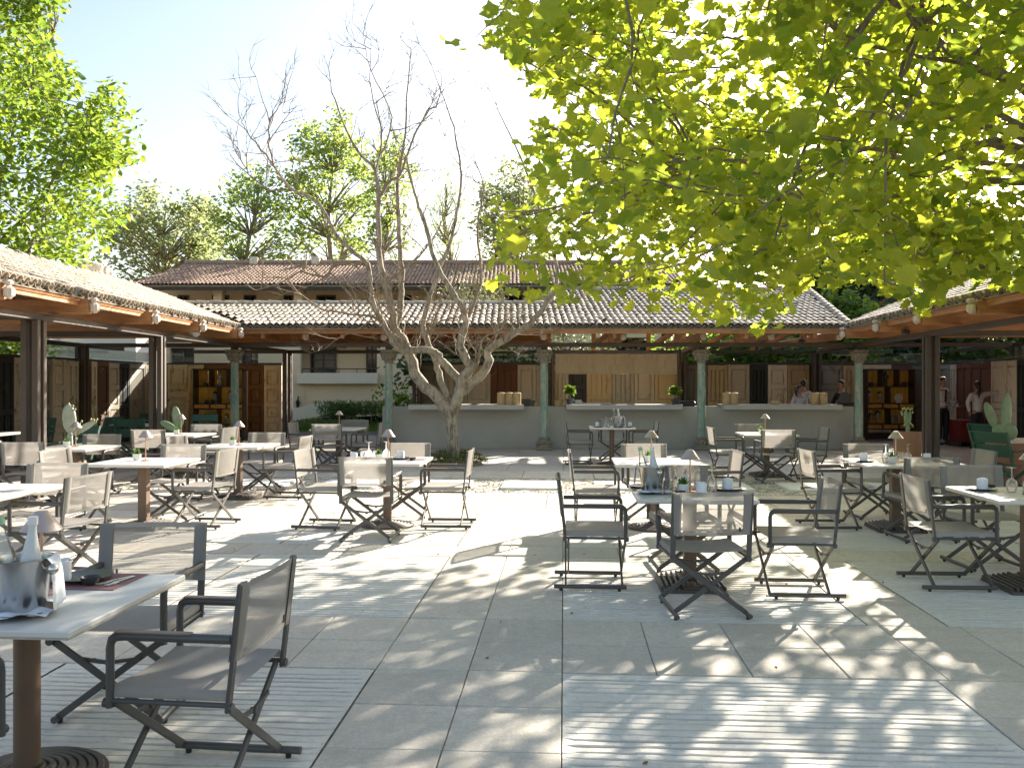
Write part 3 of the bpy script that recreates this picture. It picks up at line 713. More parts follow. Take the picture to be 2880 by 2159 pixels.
MB().box(((xa + xb) / 2, VY + 3, 2.4), (xb - xa - .4, .2, 5)).build('rear_wall', M['cream'], VL)
for p in (385, 612, 838, 1069, 1300, 1530, 1760):
    b = MB(); b.box((vx(p), VY + .18, (ZU + ZE - .25) / 2), (.36, .34, ZE - .25 - ZU)); b.box((vx(p), VY + .18, ZE - .33), (.46, .44, .14)); b.build('pillar', M['cream'], VL)
def window(x0, x1, z0, z1, y, m=None, panes=(2, 3), arch=None):
    f = MB(); w = .07
    for x in (x0 + w / 2, x1 - w / 2): f.box((x, y, (z0 + z1) / 2), (w, .08, z1 - z0))
    for z in (z0 + w / 2, z1 - w / 2): f.box(((x0 + x1) / 2, y, z), (x1 - x0, .07, w))
    for i in range(1, panes[0]): f.box((x0 + (x1 - x0) * i / panes[0], y, (z0 + z1) / 2), (.05, .06, z1 - z0))
    for i in range(1, panes[1]): f.box(((x0 + x1) / 2, y, z0 + (z1 - z0) * i / panes[1]), (x1 - x0, .05, .05))
    o = f.build('window', m or M['brown_wood'], VL)
    MB().box(((x0 + x1) / 2, y + .03, (z0 + z1) / 2), (x1 - x0 - .02, .02, z1 - z0 - .02)).build('pane', M['black_glass'], o)
m_, t_, b_, o_ = nodes('dark window glass'); b_.inputs['Base Color'].default_value = (.02, .022, .022, 1); b_.inputs['Roughness'].default_value = .08; M['black_glass'] = m_
UY = VY + 1.75
def ux(p): return PX(p, UY)
for p0, p1 in ((500, 532), (597, 644), (686, 720), (798, 824), (890, 945), (1033, 1062), (1129, 1156), (1240, 1290), (1420, 1470)):
    window(ux(p0), ux(p1), CAM_H - (906 - 1079.5) / 2400 * UY, CAM_H - (830 - 1079.5) / 2400 * UY, UY, panes=(2, 3))
for (x0, x1, z0, z1) in low_holes:
    y = VY + (1.25 if x1 - x0 > 1.5 and z1 > 2.4 else .22)
    if x1 - x0 > 1.5 and z1 > 2.4:
        MB().box(((x0 + x1) / 2, VY + 1.4, (z0 + z1) / 2), (x1 - x0 + .6, .2, z1 - z0 + .3)).build('recess_wall', M['cream'], VL)
        MB().box(((x0 + x1) / 2, VY + .8, z0 - .02), (x1 - x0 + .3, 1.2, .06)).build('balcony_floor', M['cream_pale'], VL)
    else: window(x0, x1, z0, z1, y, panes=(2, 2))
y = VY + 1.24
for p0, p1 in ((873, 946), (1030, 1062)): window(PX(p0, y), PX(p1, y), vz(1058, y), vz(966, y), y, panes=(2, 4))
window(PX(1690, y), PX(1760, y), vz(1010, y), vz(955, y), y, panes=(3, 2))
MB().rbox((vx(952), VY - .12, (vz(1049) + vz(1079)) / 2), (vx(1065) - vx(839), .42, vz(1049) - vz(1079)), .01).build('balcony_parapet', M['cream_pale'], VL)
b = MB(); 
for z in (vz(1037), ): b.tube([(vx(852), VY - .1, z), (vx(1056), VY - .1, z)], .025, 6)
for p in (852, 904, 955, 1005, 1056): b.tube([(vx(p), VY - .1, vz(1050)), (vx(p), VY - .1, vz(1037))], .018, 6)
b.build('railing', M['steel_dark'], VL)
for p0, p1, q0, q1 in ((870, 893.5, 1126, 1128.5), (1001.5, 1010, 1126, 1128.5)): MB().box(((vx(p0) + vx(p1)) / 2, VY - .02, vz(q0)), (vx(p1) - vx(p0), .05, .04)).build('moulding', M['cream_pale'], VL)
MB().box((vx(856), VY - .03, (vz(1098) + vz(1172)) / 2), (.07, .07, vz(1098) - vz(1172))).build('drain_pipe', M['cream'], VL)
# roof of the villa
RY0, RZ0, RY1, RZ1 = VY - .75, vz(799, VY - .75), VY + 3.6, vz(742, VY + 3.6)
b = MB(); slab_between(b, (vx(385), RY0, RZ0 - .05), (vx(1930), RY0, RZ0 - .05), (vx(1930), RY1, RZ1 - .05), (vx(430), RY1, RZ1 - .05), .06)
slab_between(b, (vx(430), RY1, RZ1 - .05), (vx(1930), RY1, RZ1 - .05), (vx(1930), RY1 + 4, RZ0), (vx(400), RY1 + 4, RZ0), .06)
b.build('roof', M['tilebed'], VL)
d = Vector((0, RY1 - RY0, RZ1 - RZ0)); Ls = d.length; d.normalize(); nn = Vector((1, 0, 0)).cross(d); m3 = Matrix((Vector((1, 0, 0)), d, nn)).transposed()
T2 = barrel(.40, .085, .075, .02, 4); tb = MB(); x = vx(390)
while x < vx(1925):
    for j in range(int(Ls / .33)):
        if x - vx(390) < j * .05: continue
        p = Vector((x + rnd.uniform(-.01, .01), RY0, RZ0)) + d * (j * .33 - .02); mm = m3 @ Euler((0, rnd.uniform(-.06, .06), rnd.uniform(-.03, .03))).to_matrix()
        tb.add([mm @ Vector(v) + p for v in T2.v], T2.f)
    x += .165
tb.build('roof_tiling', M['terra'], VL, smooth=50, kind='stuff')
b = MB(); b.tube([(vx(430), RY1, RZ1 + .06), (vx(1930), RY1, RZ1 + .06)], .12, 8); b.build('ridge_cap', M['terra'], VL, smooth=50)
b = MB(); b.box(((vx(385) + vx(1930)) / 2, RY0 + .12, RZ0 - .16), (vx(1930) - vx(385), .10, .16)); b.build('eave_board', M['eave_wood'], VL)
x = vx(392)
rb = MB()
while x < vx(1920): rb.bar((x, RY0 + .1, RZ0 - .16), (x, VY + 1.8, RZ0 + .45), .08, .12); x += .6
rb.build('rafter', M['eave_wood'], VL, kind='stuff')
MB().box(((vx(282) + vx(345)) / 2, 34.2, 4.9), (vx(345) - vx(282) - .3, 2.4, 3.0)).build('chimney_stack', M['cream_pale'], VL)
for p in (645, 835): MB().rbox((vx(p), RY1 - .1, RZ1 + .12), (.35, .35, .35), .03).build('chimney', M['cream_pale'], VL)
b = MB(); b.box((-19.2, 33, 1.5), (7, 8, 5.4)); b.build('annex_wall', M['white_wall'], VL)
b = MB(); slab_between(b, (-23, 28.6, 4.25), (-15.4, 28.6, 4.25), (-15.4, 33, 5.3), (-23, 33, 5.3), .1); slab_between(b, (-23, 33, 5.3), (-15.4, 33, 5.3), (-15.4, 37.4, 4.25), (-23, 37.4, 4.25), .1); b.build('annex_roof', M['terra'], VL)
b = MB().box((-15.6, 30.5, 1.7), (5.2, 2, 3.4)).build('garden_wall', M['white_wall'], None, label='white garden wall showing above the door panels of sunlit pavilion', cat='wall')
# wall lantern
t = thing('wall_lantern', 'black lantern on a bracket on the cream villa wall', 'lantern', (vx(840), VY - .16, vz(1136)))
b = MB(); b.lathe([(.03, -.16), (.05, -.14), (.09, .08), (.10, .09), (.04, .17), (.012, .22)], 6); b.build('lantern_body', M['black'], t); MB().tube([(0, 0, .2), (0, .02, .32), (0, .1, .34), (0, .15, .2), (0, .15, .05)], .014, 6).build('bracket', M['black'], t)

# ------------------------------------------------------------------ leaves and trees
def np_mesh(name, V, F, mat_, lv=None):
    'V (n,3), F (m,k) as one mesh with a value per point'
    me = bpy.data.meshes.new(name); n, (m, k) = len(V), F.shape
    me.vertices.add(n); me.vertices.foreach_set('co', V.astype(np.float32).ravel())
    me.loops.add(m * k); me.loops.foreach_set('vertex_index', F.astype(np.int32).ravel())
    me.polygons.add(m); me.polygons.foreach_set('loop_start', np.arange(0, m * k, k, dtype=np.int32))
    me.update(calc_edges=True)
    if lv is not None:
        a = me.attributes.new('lv', 'FLOAT', 'POINT'); a.data.foreach_set('value', lv.astype(np.float32))
    me.materials.append(mat_); return me
def template(kind):
    if kind == 'plane':
        o = [(0, .02), (.27, -.07), (.36, .10), (.60, .24), (.43, .40), (.44, .72), (.21, .68), (0, 1.02), (-.21, .68), (-.44, .72), (-.43, .40), (-.60, .24), (-.36, .10), (-.27, -.07)]
        c = (0, .36)
    elif kind == 'oval': o = [(0, 0), (.20, .22), (.25, .48), (.17, .78), (0, 1.0), (-.17, .78), (-.25, .48), (-.20, .22)]; c = (0, .45)
    elif kind == 'round': o = [(0, 0), (.36, .2), (.40, .52), (0, 1), (-.40, .52), (-.36, .2)]; c = (0, .42)
    else: o = [(0, 0), (.12, .4), (0, 1), (-.12, .4)]; c = (0, .4)
    v = [(c[0], c[1], .0)] + [(x, y, -.34 * abs(x) - .30 * max(0, y - .4) ** 2 * 2 + .10 * math.sin(7 * x + 5 * y)) for x, y in o]
    n = len(o); f = [(0, i + 1, (i + 1) % n + 1) for i in range(n)]
    return np.array(v), np.array(f)
def rotations(r, n, droop=.5, flat=.6):
    'random leaf frames: tip pointing out and down, face roughly up'
    az = r.uniform(0, 2 * np.pi, n); pit = r.normal(-droop, .45, n); rol = r.normal(0, flat, n)
    y = np.stack([np.cos(az) * np.cos(pit), np.sin(az) * np.cos(pit), np.sin(pit)], 1)
    s = np.stack([-np.sin(az), np.cos(az), np.zeros(n)], 1); u = np.cross(s, y)
    x = s * np.cos(rol)[:, None] + u * np.sin(rol)[:, None]; z = np.cross(x, y)
    return np.stack([x, y, z], 2)
def leaves(r, pos, size, kind, droop=.5, flat=.6, jitter=.38):
    tv, tf = template(kind); n = len(pos); m = rotations(r, n, droop, flat)
    s = size * r.uniform(1 - jitter, 1 + jitter, n)
    V = np.einsum('nij,kj->nki', m, tv) * s[:, None, None] + pos[:, None, :]
    F = tf[None] + (np.arange(n) * len(tv))[:, None, None]
    lv = np.repeat(np.clip(r.normal(.5, .27, n), 0, 1), len(tv))
    return V.reshape(-1, 3), F.reshape(-1, 3), lv, m, s
def in_poly(px, py, poly):
    inside = np.zeros(len(px), bool); j = len(poly) - 1
    for i in range(len(poly)):
        (xi, yi), (xj, yj) = poly[i], poly[j]
        c = ((yi > py) != (yj > py)) & (px < (xj - xi) * (py - yi) / (yj - yi + 1e-9) + xi); inside ^= c; j = i
    return inside
def to_px(p): return 1440 + 2400 * p[:, 0] / np.maximum(p[:, 1], .2), 1079.5 - 2400 * (p[:, 2] - CAM_H) / np.maximum(p[:, 1], .2)
def limb_path(a, b, r, sag=.12, k=6):
    a, b = Vector(a), Vector(b); L = (b - a).length; out = []
    o1 = Vector((r.uniform(-1, 1), r.uniform(-1, 1), r.uniform(-.3, 1))) * L * sag
    for i in range(k + 1):
        t = i / k; out.append(a.lerp(b, t) + o1 * math.sin(math.pi * t) + Vector((r.uniform(-1, 1), r.uniform(-1, 1), r.uniform(-1, 1))) * L * .02 * (0 < i < k))
    return out
def clumps_tree(name, label, group, base, h, crown, trunk_r, leaf, size, kind, nclump, per, seed, bark='bark_dark', spread=.34, droop=.4, fork=.35, keep=None, tall=1.0):
    'tree: tapered trunk, limbs out to every clump of leaves, and the leaves; crown = (centre z, radius xy, radius z)'
    r = np.random.RandomState(seed); pr = random.Random(seed); root = thing(name, label, 'tree', base, 0, group)
    cz, rx, rz = crown; cs = []
    while len(cs) < nclump:
        d = r.normal(size=3); d /= np.linalg.norm(d); q = d * r.uniform(.25, 1) ** .5
        c = np.array([q[0] * rx, q[1] * rx, cz + q[2] * rz])
        cs.append(c)
    cs = np.array(cs)
    b = MB(); top = Vector((pr.uniform(-.2, .2), pr.uniform(-.2, .2), cz + rz * .55)); tp = limb_path((0, 0, -.1), top, pr, .03, 8)
    b.tube(tp, [trunk_r * (1 - .85 * i / 8) for i in range(9)], 8); b.build('trunk', M[bark], root, smooth=60)
    lb = MB()
    for c in cs:
        zc = max(.2, min(.95, (c[2] - .45 * math.hypot(c[0], c[1]) - 0) / top.z)); k = min(7, int(zc * 8)); st = tp[k]
        p = limb_path(st, c, pr, .1, 4); r0 = trunk_r * (1 - .85 * k / 8) * .42; lb.tube(p, [r0 * (1 - .8 * i / 4) + .008 for i in range(5)], 5)
    lb.build('limb', M[bark], root, smooth=60, kind='stuff')
    pos = np.concatenate([c + r.normal(size=(per, 3)) * spread * np.array([1, 1, .75]) * r.uniform(.6, 1.25) for c in cs])
    if keep is not None: pos = pos[keep(pos + np.array(base))]
    V, F, lv, _, _ = leaves(r, pos, size, kind, droop)
    ob('crown', np_mesh('crown', V, F, M[leaf], lv), root, kind='stuff')
    return root
def outline(poly): 
    return lambda q: in_poly(*to_px(q), poly)
GB = 'trees rising behind the villa'
def far_tree(label, px, top, width, Y, leaf, size, seed, kind='round', ncl=46, per=70, low=None, name='tree', group=GB, bark='bark_dark'):
    if group == GB: size *= .72; ncl = int(ncl * 1.5); per = int(per * .62)
    zt = CAM_H + (1079.5 - top) / 2400 * Y; w = width / 2400 * Y / 2; zl = (CAM_H + (1079.5 - (low or 760)) / 2400 * Y)
    rz = max(1.0, (zt - zl) / 2 + .3); clumps_tree(name, label, group, (PX(px, Y), Y, 0), zt, (zt - rz, w * 1.05, rz * .95), .20 + w * .02, leaf, size, kind, ncl, per, seed, spread=max(.40, w * (.12 if group == GB else .17)), bark=bark)
far_tree('rounded grey green tree behind the villa chimney', 470, 525, 330, 50, 'oakleaf', .30, 1, ncl=80, per=95, low=790)
far_tree('light green airy tree between grey tree and tall poplar', 715, 440, 260, 46, 'poplarleaf', .28, 2, ncl=62, per=46, low=760)
far_tree('tall dense poplar seen through the bare twigs', 930, 285, 240, 48, 'poplarleaf', .30, 3, ncl=78, per=70, low=750)
far_tree('slender poplar beside the tall poplar behind bare branches', 1090, 350, 150, 47, 'poplarleaf', .28, 4, ncl=44, per=52, low=740)
far_tree('thin pale weeping tree above the villa ridge', 1255, 450, 110, 52, 'poplarleaf', .30, 5, kind='thin', ncl=40, per=60, low=745)
far_tree('dark olive green tree beyond the villa, beside plane leaves', 1450, 440, 220, 44, 'oakleaf', .26, 6, ncl=70, per=80, low=800)
GO = 'garden trees behind the bar pavilion'
far_tree('silvery olive tree in front of the villa roof', 1310, 775, 220, 31, 'oliveleaf', .15, 7, kind='thin', ncl=60, per=130, low=1010, name='olive_tree', group=GO)
far_tree('silvery olive tree seen through the pavilion above the counter', 1595, 850, 230, 30, 'oliveleaf', .15, 8, kind='thin', ncl=55, per=120, low=1050, name='olive_tree', group=GO)
far_tree('dark evergreen behind the bright bush at the roof valley', 2330, 735, 330, 36, 'darkleaf', .22, 9, ncl=90, per=110, low=1010, group=GO)
far_tree('grey olive crown above the shaded pavilion roof', 2560, 780, 300, 33, 'oliveleaf', .17, 10, kind='thin', ncl=80, per=120, low=1010, name='olive_tree', group=GO)
far_tree('big dark evergreen above the far end of shaded roof', 2830, 700, 420, 38, 'darkleaf', .24, 11, ncl=95, per=110, low=1050, group=GO)
far_tree('bright green leafy bush over the roof valley', 2370, 830, 150, 29, 'hedgeleaf', .20, 12, ncl=40, per=85, low=985, name='bush_tree', group=GO)
far_tree('bright green tree filling the pavilion opening over the doors', 2090, 870, 420, 33, 'hedgeleaf', .22, 13, ncl=90, per=80, low=1090, group=GO)
far_tree('dark green tree beyond the pavilion opening near middle column', 1860, 900, 200, 38, 'darkleaf', .24, 14, ncl=50, per=90, low=1080, group=GO)
far_tree('dark shady tree behind the end column of the bar', 2620, 880, 360, 31, 'darkleaf', .22, 15, ncl=80, per=100, low=1100, group=GO)
far_tree('bright bush seen under the sunlit pavilion roof edge', 20, 935, 130, 24.5, 'walnutleaf', .16, 16, ncl=30, per=70, low=1060, name='bush_tree', group=GO)
far_tree('dark olive tree between villa and turquoise columns', 1330, 960, 330, 30, 'darkleaf', .20, 17, ncl=60, per=100, low=1090, name='olive_tree', group=GO)

far_tree('tall dark tree added to keep sun off the bar, mostly hidden by plane branches', 2560, 560, 480, 37, 'darkleaf', .26, 18, ncl=150, per=110, low=1000, group=GO)  # added tree, blocks sun that would reach heads through the open roof back
# broad leaved tree over the sunlit pavilion
def shaped_tree(name, label, base, trunk_top, trunk_r, cen, rad, poly, n, leaf, size, kind, seed, nb, bark, extra=None, margin=120, big=0, clump=.42, hole=None, droop=.55):
    r = np.random.RandomState(seed); pr = random.Random(seed); root = thing(name, label, 'tree', base)
    cs = []; cen = np.array(cen); rad = np.array(rad)
    def ok(p):
        px, py = to_px(p); vis = (p[:, 1] > .3) & (px > -margin) & (px < 2880 + margin) & (py > -margin) & (py < 2159)
        q = ~vis | in_poly(px, py, poly)
        return q
    tries = 0
    while len(cs) < nb and tries < 60000:
        tries += 1
        d = r.normal(size=3); d /= np.linalg.norm(d); c = cen + d * rad * r.uniform(.12, 1) ** .4
        if extra and not extra(c): continue
        if ok(c[None])[0]: cs.append(c)
    cs = np.array(cs)
    tb = MB(); tp = limb_path((0, 0, -.1), Vector(trunk_top) - Vector(base), pr, .04, 8)
    tb.tube(tp, [trunk_r * (1 - .5 * i / 8) for i in range(9)], 12); tb.build('trunk', M[bark], root, smooth=60)
    # main limbs toward groups of clumps, then branches
    k = max(6, nb // 9); seeds_ = cs[r.permutation(len(cs))[:k]]; mains = []
    T = Vector(trunk_top) - Vector(base)
    for s_ in seeds_:
        e = Vector(s_) - Vector(base); a = tp[pr.choice((5, 6, 7, 8))]
        pth = limb_path(a, a.lerp(e, .93), pr, .17, 8); mains.append(pth)
        rr = trunk_r * .12; MB().tube(pth, [rr * (1 - .82 * i / 8) + .012 for i in range(9)], 7).build('limb', M[bark], root, smooth=60)
    tw = MB(); allp = [(p, pth) for pth in mains for p in pth[2:]]
    for c in cs:
        e = Vector(c) - Vector(base); st = pr.choice(sorted(allp, key=lambda q: (q[0] - e).length)[:3])[0]
        pth = limb_path(st, e, pr, .13, 5); tw.tube(pth, [.015 * (1 - .75 * i / 5) + .004 for i in range(6)], 5)
        for _ in range(5):
            f = e + Vector((pr.gauss(0, 1), pr.gauss(0, 1), pr.gauss(0, .8))) * clump * .8
            if ok(np.array(f + Vector(base))[None])[0]: tw.tube(limb_path(pth[pr.choice((3, 4, 5))], f, pr, .12, 3), [.009, .007, .005, .003], 4)
    tw.build('twigs', M[bark], root, kind='stuff')
    per = n // len(cs)
    pos = np.concatenate([c + r.normal(size=(per, 3)) * clump * np.array([1, 1, .8]) * r.uniform(.65, 1.25) for c in cs])
    pos = pos[ok(pos)]
    if hole is not None: pos = pos[hole(pos)]
    order = np.argsort(np.linalg.norm(pos - np.array([0, 0, CAM_H]), axis=1))
    if big:
        px, py = to_px(pos); seen = (px > 0) & (px < 2880) & (py > 0) & (py < 2159); order = np.concatenate([order[seen[order]], order[~seen[order]]])
    pos = pos[order]; near, rest = pos[:big], pos[big:]
    V, F, lv, _, _ = leaves(r, rest - np.array(base), size, kind, droop)
    ob('crown', np_mesh('crown', V, F, M[leaf], lv), root, kind='stuff')
    if big:
        tv, tf = template(kind); mes = []
        for q in range(6):
            v = tv.copy(); v[:, 2] += .10 * np.sin(3 * v[:, 0] + q) + .06 * (q - 2.5) * v[:, 1] ** 2; mes.append(np_mesh('leaf', v, tf, M[leaf], np.full(len(v), .1 + .16 * q)))
        _, _, _, m, s = leaves(r, near, size, kind, droop)
        for i in range(len(near)):
            o = ob('leaf', mes[i % 6], root, near[i] - np.array(base)); o.rotation_euler = Matrix(m[i].tolist()).to_euler(); o.scale = (s[i],) * 3
    return root, mains
LP = [(-400, -400), (150, -400), (200, 20), (150, 70), (165, 160), (225, 185), (235, 260), (160, 290), (235, 310), (260, 260), (300, 205), (345, 230), (350, 290), (400, 310), (420, 370), (432, 430), (400, 460), (345, 470), (310, 530), (360, 560), (375, 600), (320, 660), (290, 730), (270, 775), (200, 760), (0, 735), (-400, 700)]
shaped_tree('broadleaf_tree', 'bright green broad leaved tree rising over the sunlit tiled roof', (-14.0, 21.0, 0), (-13.2, 20.6, 4.2), .30, (-12.6, 20.2, 7.0), (5.2, 3.2, 4.8), LP, 26000, 'walnutleaf', .175, 'oval', 21, 170, 'bark_dark', clump=.5, big=60)
PP = [(1235, 90), (1300, 110), (1390, 95), (1385, 0), (1370, -500), (4200, -500), (4200, 860), (2880, 800), (2760, 800), (2700, 770), (2620, 860), (2580, 900), (2540, 840), (2420, 800), (2280, 790), (2225, 850), (2190, 935), (2120, 930), (2060, 880), (1960, 900), (1830, 880), (1700, 840), (1560, 870), (1440, 850), (1370, 790), (1350, 740), (1400, 690), (1350, 600), (1400, 560), (1500, 550), (1475, 480), (1455, 395), (1510, 350), (1590, 350), (1560, 280), (1500, 260), (1470, 200), (1400, 130), (1290, 150), (1240, 190)]
def pl_extra(c): return c[1] > 5.0 and c[1] < 14.2 and c[2] > 1.9 and c[0] < 11.2 and c[0] > -1
ROOTP, PMAINS = shaped_tree('plane_tree', 'large plane tree with lobed yellow green leaves overhanging the courtyard', (8.6, 10.2, 0), (7.6, 10.0, 4.0), .34, (4.6, 9.2, 4.6), (6.0, 5.2, 3.0), PP, 26000, 'paleleaf', .130, 'plane', 5, 280, 'bark_dark', extra=pl_extra, clump=.42, big=300)
# hanging seed balls of the plane tree
pr = random.Random(4); bm_ = MB().ball((0, 0, 0), .017, 8, 6).mesh('seed_ball', M['cactus_fruit'], 60); bm_.materials.clear(); bm_.materials.append(mat('plane seed ball', (.16, .09, .035), .9, var=.3, scale=60, bmp=.5))
for px, py, Y in ((1462, 640, 8.5), (1510, 620, 8.4), (1430, 655, 8.2), (1555, 30, 8), (1672, 90, 7.6), (1560, 720, 8.3), (1395, 720, 8.6), (2160, 890, 8.0), (1825, 785, 7.5), (1600, 655, 8), (2190, 560, 6), (2480, 850, 7.2), (1905, 790, 7.8), (1700, 900, 7.4)):
    p = P(px, py, Y) - ROOTP.location; ob('seed_ball', bm_, ROOTP, p)

# ------------------------------------------------------------------ bare tree in the middle
BT = thing('bare_tree', 'leafless grey tree with forked trunk in front of the bar', 'tree', (-1.18, 17.1, 0))
BO = BT.location
def bp(pts, dy0=0, dy1=0):
    out = []
    for i, (x, y) in enumerate(pts): Y = 17.1 + dy0 + (dy1 - dy0) * i / max(1, len(pts) - 1); out.append(P(x, y, Y) - BO)
    return out
def smooth_path(p, k=4):
    out = []; n = len(p)
    for i in range(n - 1):
        p0, p1, p2, p3 = p[max(i-1, 0)], p[i], p[i+1], p[min(i+2, n-1)]
        for q in range(k):
            t = q / k; out.append(.5 * ((2*p1) + (p2-p0)*t + (2*p0-5*p1+4*p2-p3)*t*t + (3*p1-p0-3*p2+p3)*t**3))
    return out + [p[-1]]
br = random.Random(9)
def limb(name, pts, r0, r1, dy0=0, dy1=0, n=8):
    p = smooth_path(bp(pts, dy0, dy1)); L = len(p) - 1
    p = [q + Vector((br.gauss(0, .012), br.gauss(0, .012), br.gauss(0, .01))) for q in p]
    MB().tube(p, [r0 + (r1 - r0) * (i / L) ** 1.15 for i in range(L + 1)], n).build(name, M['bark'] if r0 > .05 else M['bark_twig'], BT, smooth=70)
    return p, r0, r1
tr = MB(); p = smooth_path(bp([(1276, 1318), (1277, 1300), (1273, 1250), (1268, 1200), (1266, 1160), (1268, 1140)]), 5); L = len(p) - 1
tr.tube(p, [.205 - .085 * min(1, (i / 6) ** .6) + .035 * max(0, (i / L - .7)) for i in range(L + 1)], 14)
for i in range(len(tr.v)):
    v = Vector(tr.v[i]); a = math.atan2(v.y, v.x); f = 1 + .06 * math.sin(5 * a + v.z * 2) + .04 * math.sin(9 * a - 3 * v.z); tr.v[i] = (v.x * f, v.y * f, v.z)
tr.build('trunk', M['bark'], BT, smooth=70)
LM = [limb('limb', [(1264, 1165), (1228, 1113), (1176, 1064), (1153, 1006), (1134, 957), (1112, 925), (1100, 870), (1086, 800), (1066, 735), (1066, 680), (1063, 567), (1056, 480), (1002, 418), (952, 310), (926, 214)], .125, .008, 0, .3),
 limb('limb', [(1266, 1170), (1290, 1110), (1300, 1064), (1326, 1035), (1303, 999), (1296, 957), (1308, 905), (1287, 843), (1228, 745), (1190, 610), (1172, 560), (1147, 465), (1135, 400)], .115, .007, 0, -.5),
 limb('limb', [(1290, 1108), (1352, 1054), (1375, 1019), (1372, 993), (1391, 973), (1440, 944), (1492, 908), (1540, 850), (1565, 800), (1560, 720), (1520, 600), (1480, 480), (1420, 350), (1388, 280)], .095, .006, 0, .9),
 limb('limb', [(1298, 1075), (1262, 1034), (1241, 1015), (1222, 990), (1200, 983), (1130, 986), (1111, 967), (1088, 927), (1048, 850), (1040, 800), (1033, 745), (990, 705), (944, 658), (893, 567), (817, 531), (767, 460), (731, 415), (690, 365), (676, 330)], .085, .006, 0, -.9),
 limb('limb', [(1258, 1125), (1240, 1070), (1228, 1022), (1202, 957), (1190, 915), (1205, 850), (1228, 778), (1262, 690), (1285, 600), (1294, 516), (1288, 415), (1258, 303), (1214, 185)], .075, .006, .1, .6),
 limb('limb', [(1110, 925), (1124, 880), (1130, 800), (1126, 713), (1121, 600), (1119, 501), (1136, 415), (1147, 237), (1157, 138)], .075, .006, .2, .9),
 limb('limb', [(1063, 567), (1096, 506), (1126, 491), (1157, 404), (1202, 313), (1233, 293), (1243, 214)], .035, .006, .2, .5, 6),
 limb('limb', [(1033, 745), (990, 738), (945, 745), (920, 775), (880, 772), (840, 765), (800, 790), (720, 815)], .04, .007, -.4, -1.2, 6),
 limb('limb', [(767, 460), (757, 400), (757, 344), (785, 300), (805, 262)], .022, .005, -.8, -1.0, 5),
 limb('limb', [(817, 531), (760, 535), (710, 500), (680, 450), (668, 385)], .02, .005, -.8, -1.3, 5),
 limb('limb', [(1056, 480), (1075, 380), (1045, 260), (1042, 110)], .025, .005, .2, .4, 5),
 limb('limb', [(1056, 475), (1100, 330), (1045, 200), (1022, 95)], .02, .005, .3, .0, 5),
 limb('limb', [(1086, 800), (1130, 760), (1190, 705), (1237, 640), (1260, 560)], .03, .006, .1, -.4, 5),
 limb('limb', [(1309, 900), (1350, 800), (1344, 640), (1357, 520), (1325, 420)], .035, .005, -.1, .3, 6),
 limb('limb', [(1133, 985), (1060, 900), (960, 880), (890, 860), (820, 800), (800, 740)], .03, .006, -.3, -1.0, 5),
 limb('limb', [(1130, 957), (1050, 905), (1000, 930), (945, 952)], .02, .006, -.2, -.7, 5),
 limb('limb', [(1208, 990), (1200, 930), (1250, 900), (1330, 880), (1430, 840)], .028, .006, .1, .5, 5),
 limb('limb', [(1303, 1060), (1345, 1020), (1360, 950), (1440, 930), (1520, 925)], .03, .007, -.1, -.7, 5)]
tw = MB()
def twig(p, d, L, r, lev):
    k = 4; pts = [p]; 
    for i in range(k):
        d = (d + Vector((br.gauss(0, .16), br.gauss(0, .16), br.gauss(.06, .12)))).normalized(); pts.append(pts[-1] + d * L / k)
    tw.tube(pts, [r * (1 - .7 * i / k) for i in range(k + 1)], 4, cap=False)
    if lev:
        for i in range(br.choice((2, 3, 3, 4))):
            q = pts[br.randint(1, k)]; e = (d + Vector((br.gauss(0, .55), br.gauss(0, .55), br.gauss(.1, .4)))).normalized(); twig(q, e, L * br.uniform(.45, .75), r * .6, lev - 1)
for p, r0, r1 in LM:
    L = len(p) - 1
    for i in range(int(L * .22), L + 1):
        if br.random() < (.42 if r0 > .05 else .6) or i == L:
            t = (p[min(i+1, L)] - p[max(i-1, 0)]).normalized(); u = Vector((br.gauss(0, 1), br.gauss(0, 1), br.gauss(.5, .6))).normalized()
            f = 1 - i / L; twig(p[i], (t * (.9 if i == L else .45) + u * .8).normalized(), br.uniform(.35, .8) + .2 * f, .009 + .006 * f, 2)
tw.build('twigs', M['bark_twig'], BT, kind='stuff')
# ground cover round the trunk
def leafy(name, label, cat, loc, pos, size, kind, leaf, seed, group=None, droop=.2, part_name='foliage'):
    root = thing(name, label, cat, loc, 0, group); r = np.random.RandomState(seed); V, F, lv, _, _ = leaves(r, pos, size, kind, droop, .7); ob(part_name, np_mesh(part_name, V, F, M[leaf], lv), root, kind='stuff'); return root
r = np.random.RandomState(3); a = r.uniform(0, 2 * np.pi, 2600); q = .15 + .52 * r.uniform(0, 1, 2600) ** .7; hgt = .30 * np.sqrt(np.clip(1 - (q / .70) ** 2, 0, 1)) * r.uniform(.35, 1, 2600)
g = leafy('shrub', 'low ground cover shrub ringing the bare tree trunk', 'shrub', (-1.16, 16.95, 0), np.stack([q * np.cos(a), q * np.sin(a), hgt], 1), .06, 'thin', 'shrubleaf', 3, droop=-.5)
MB().lathe([(.62, -.02), (.55, .05), (.3, .10), (0.001, .12)], 16).build('root_soil', M['soil'], g)

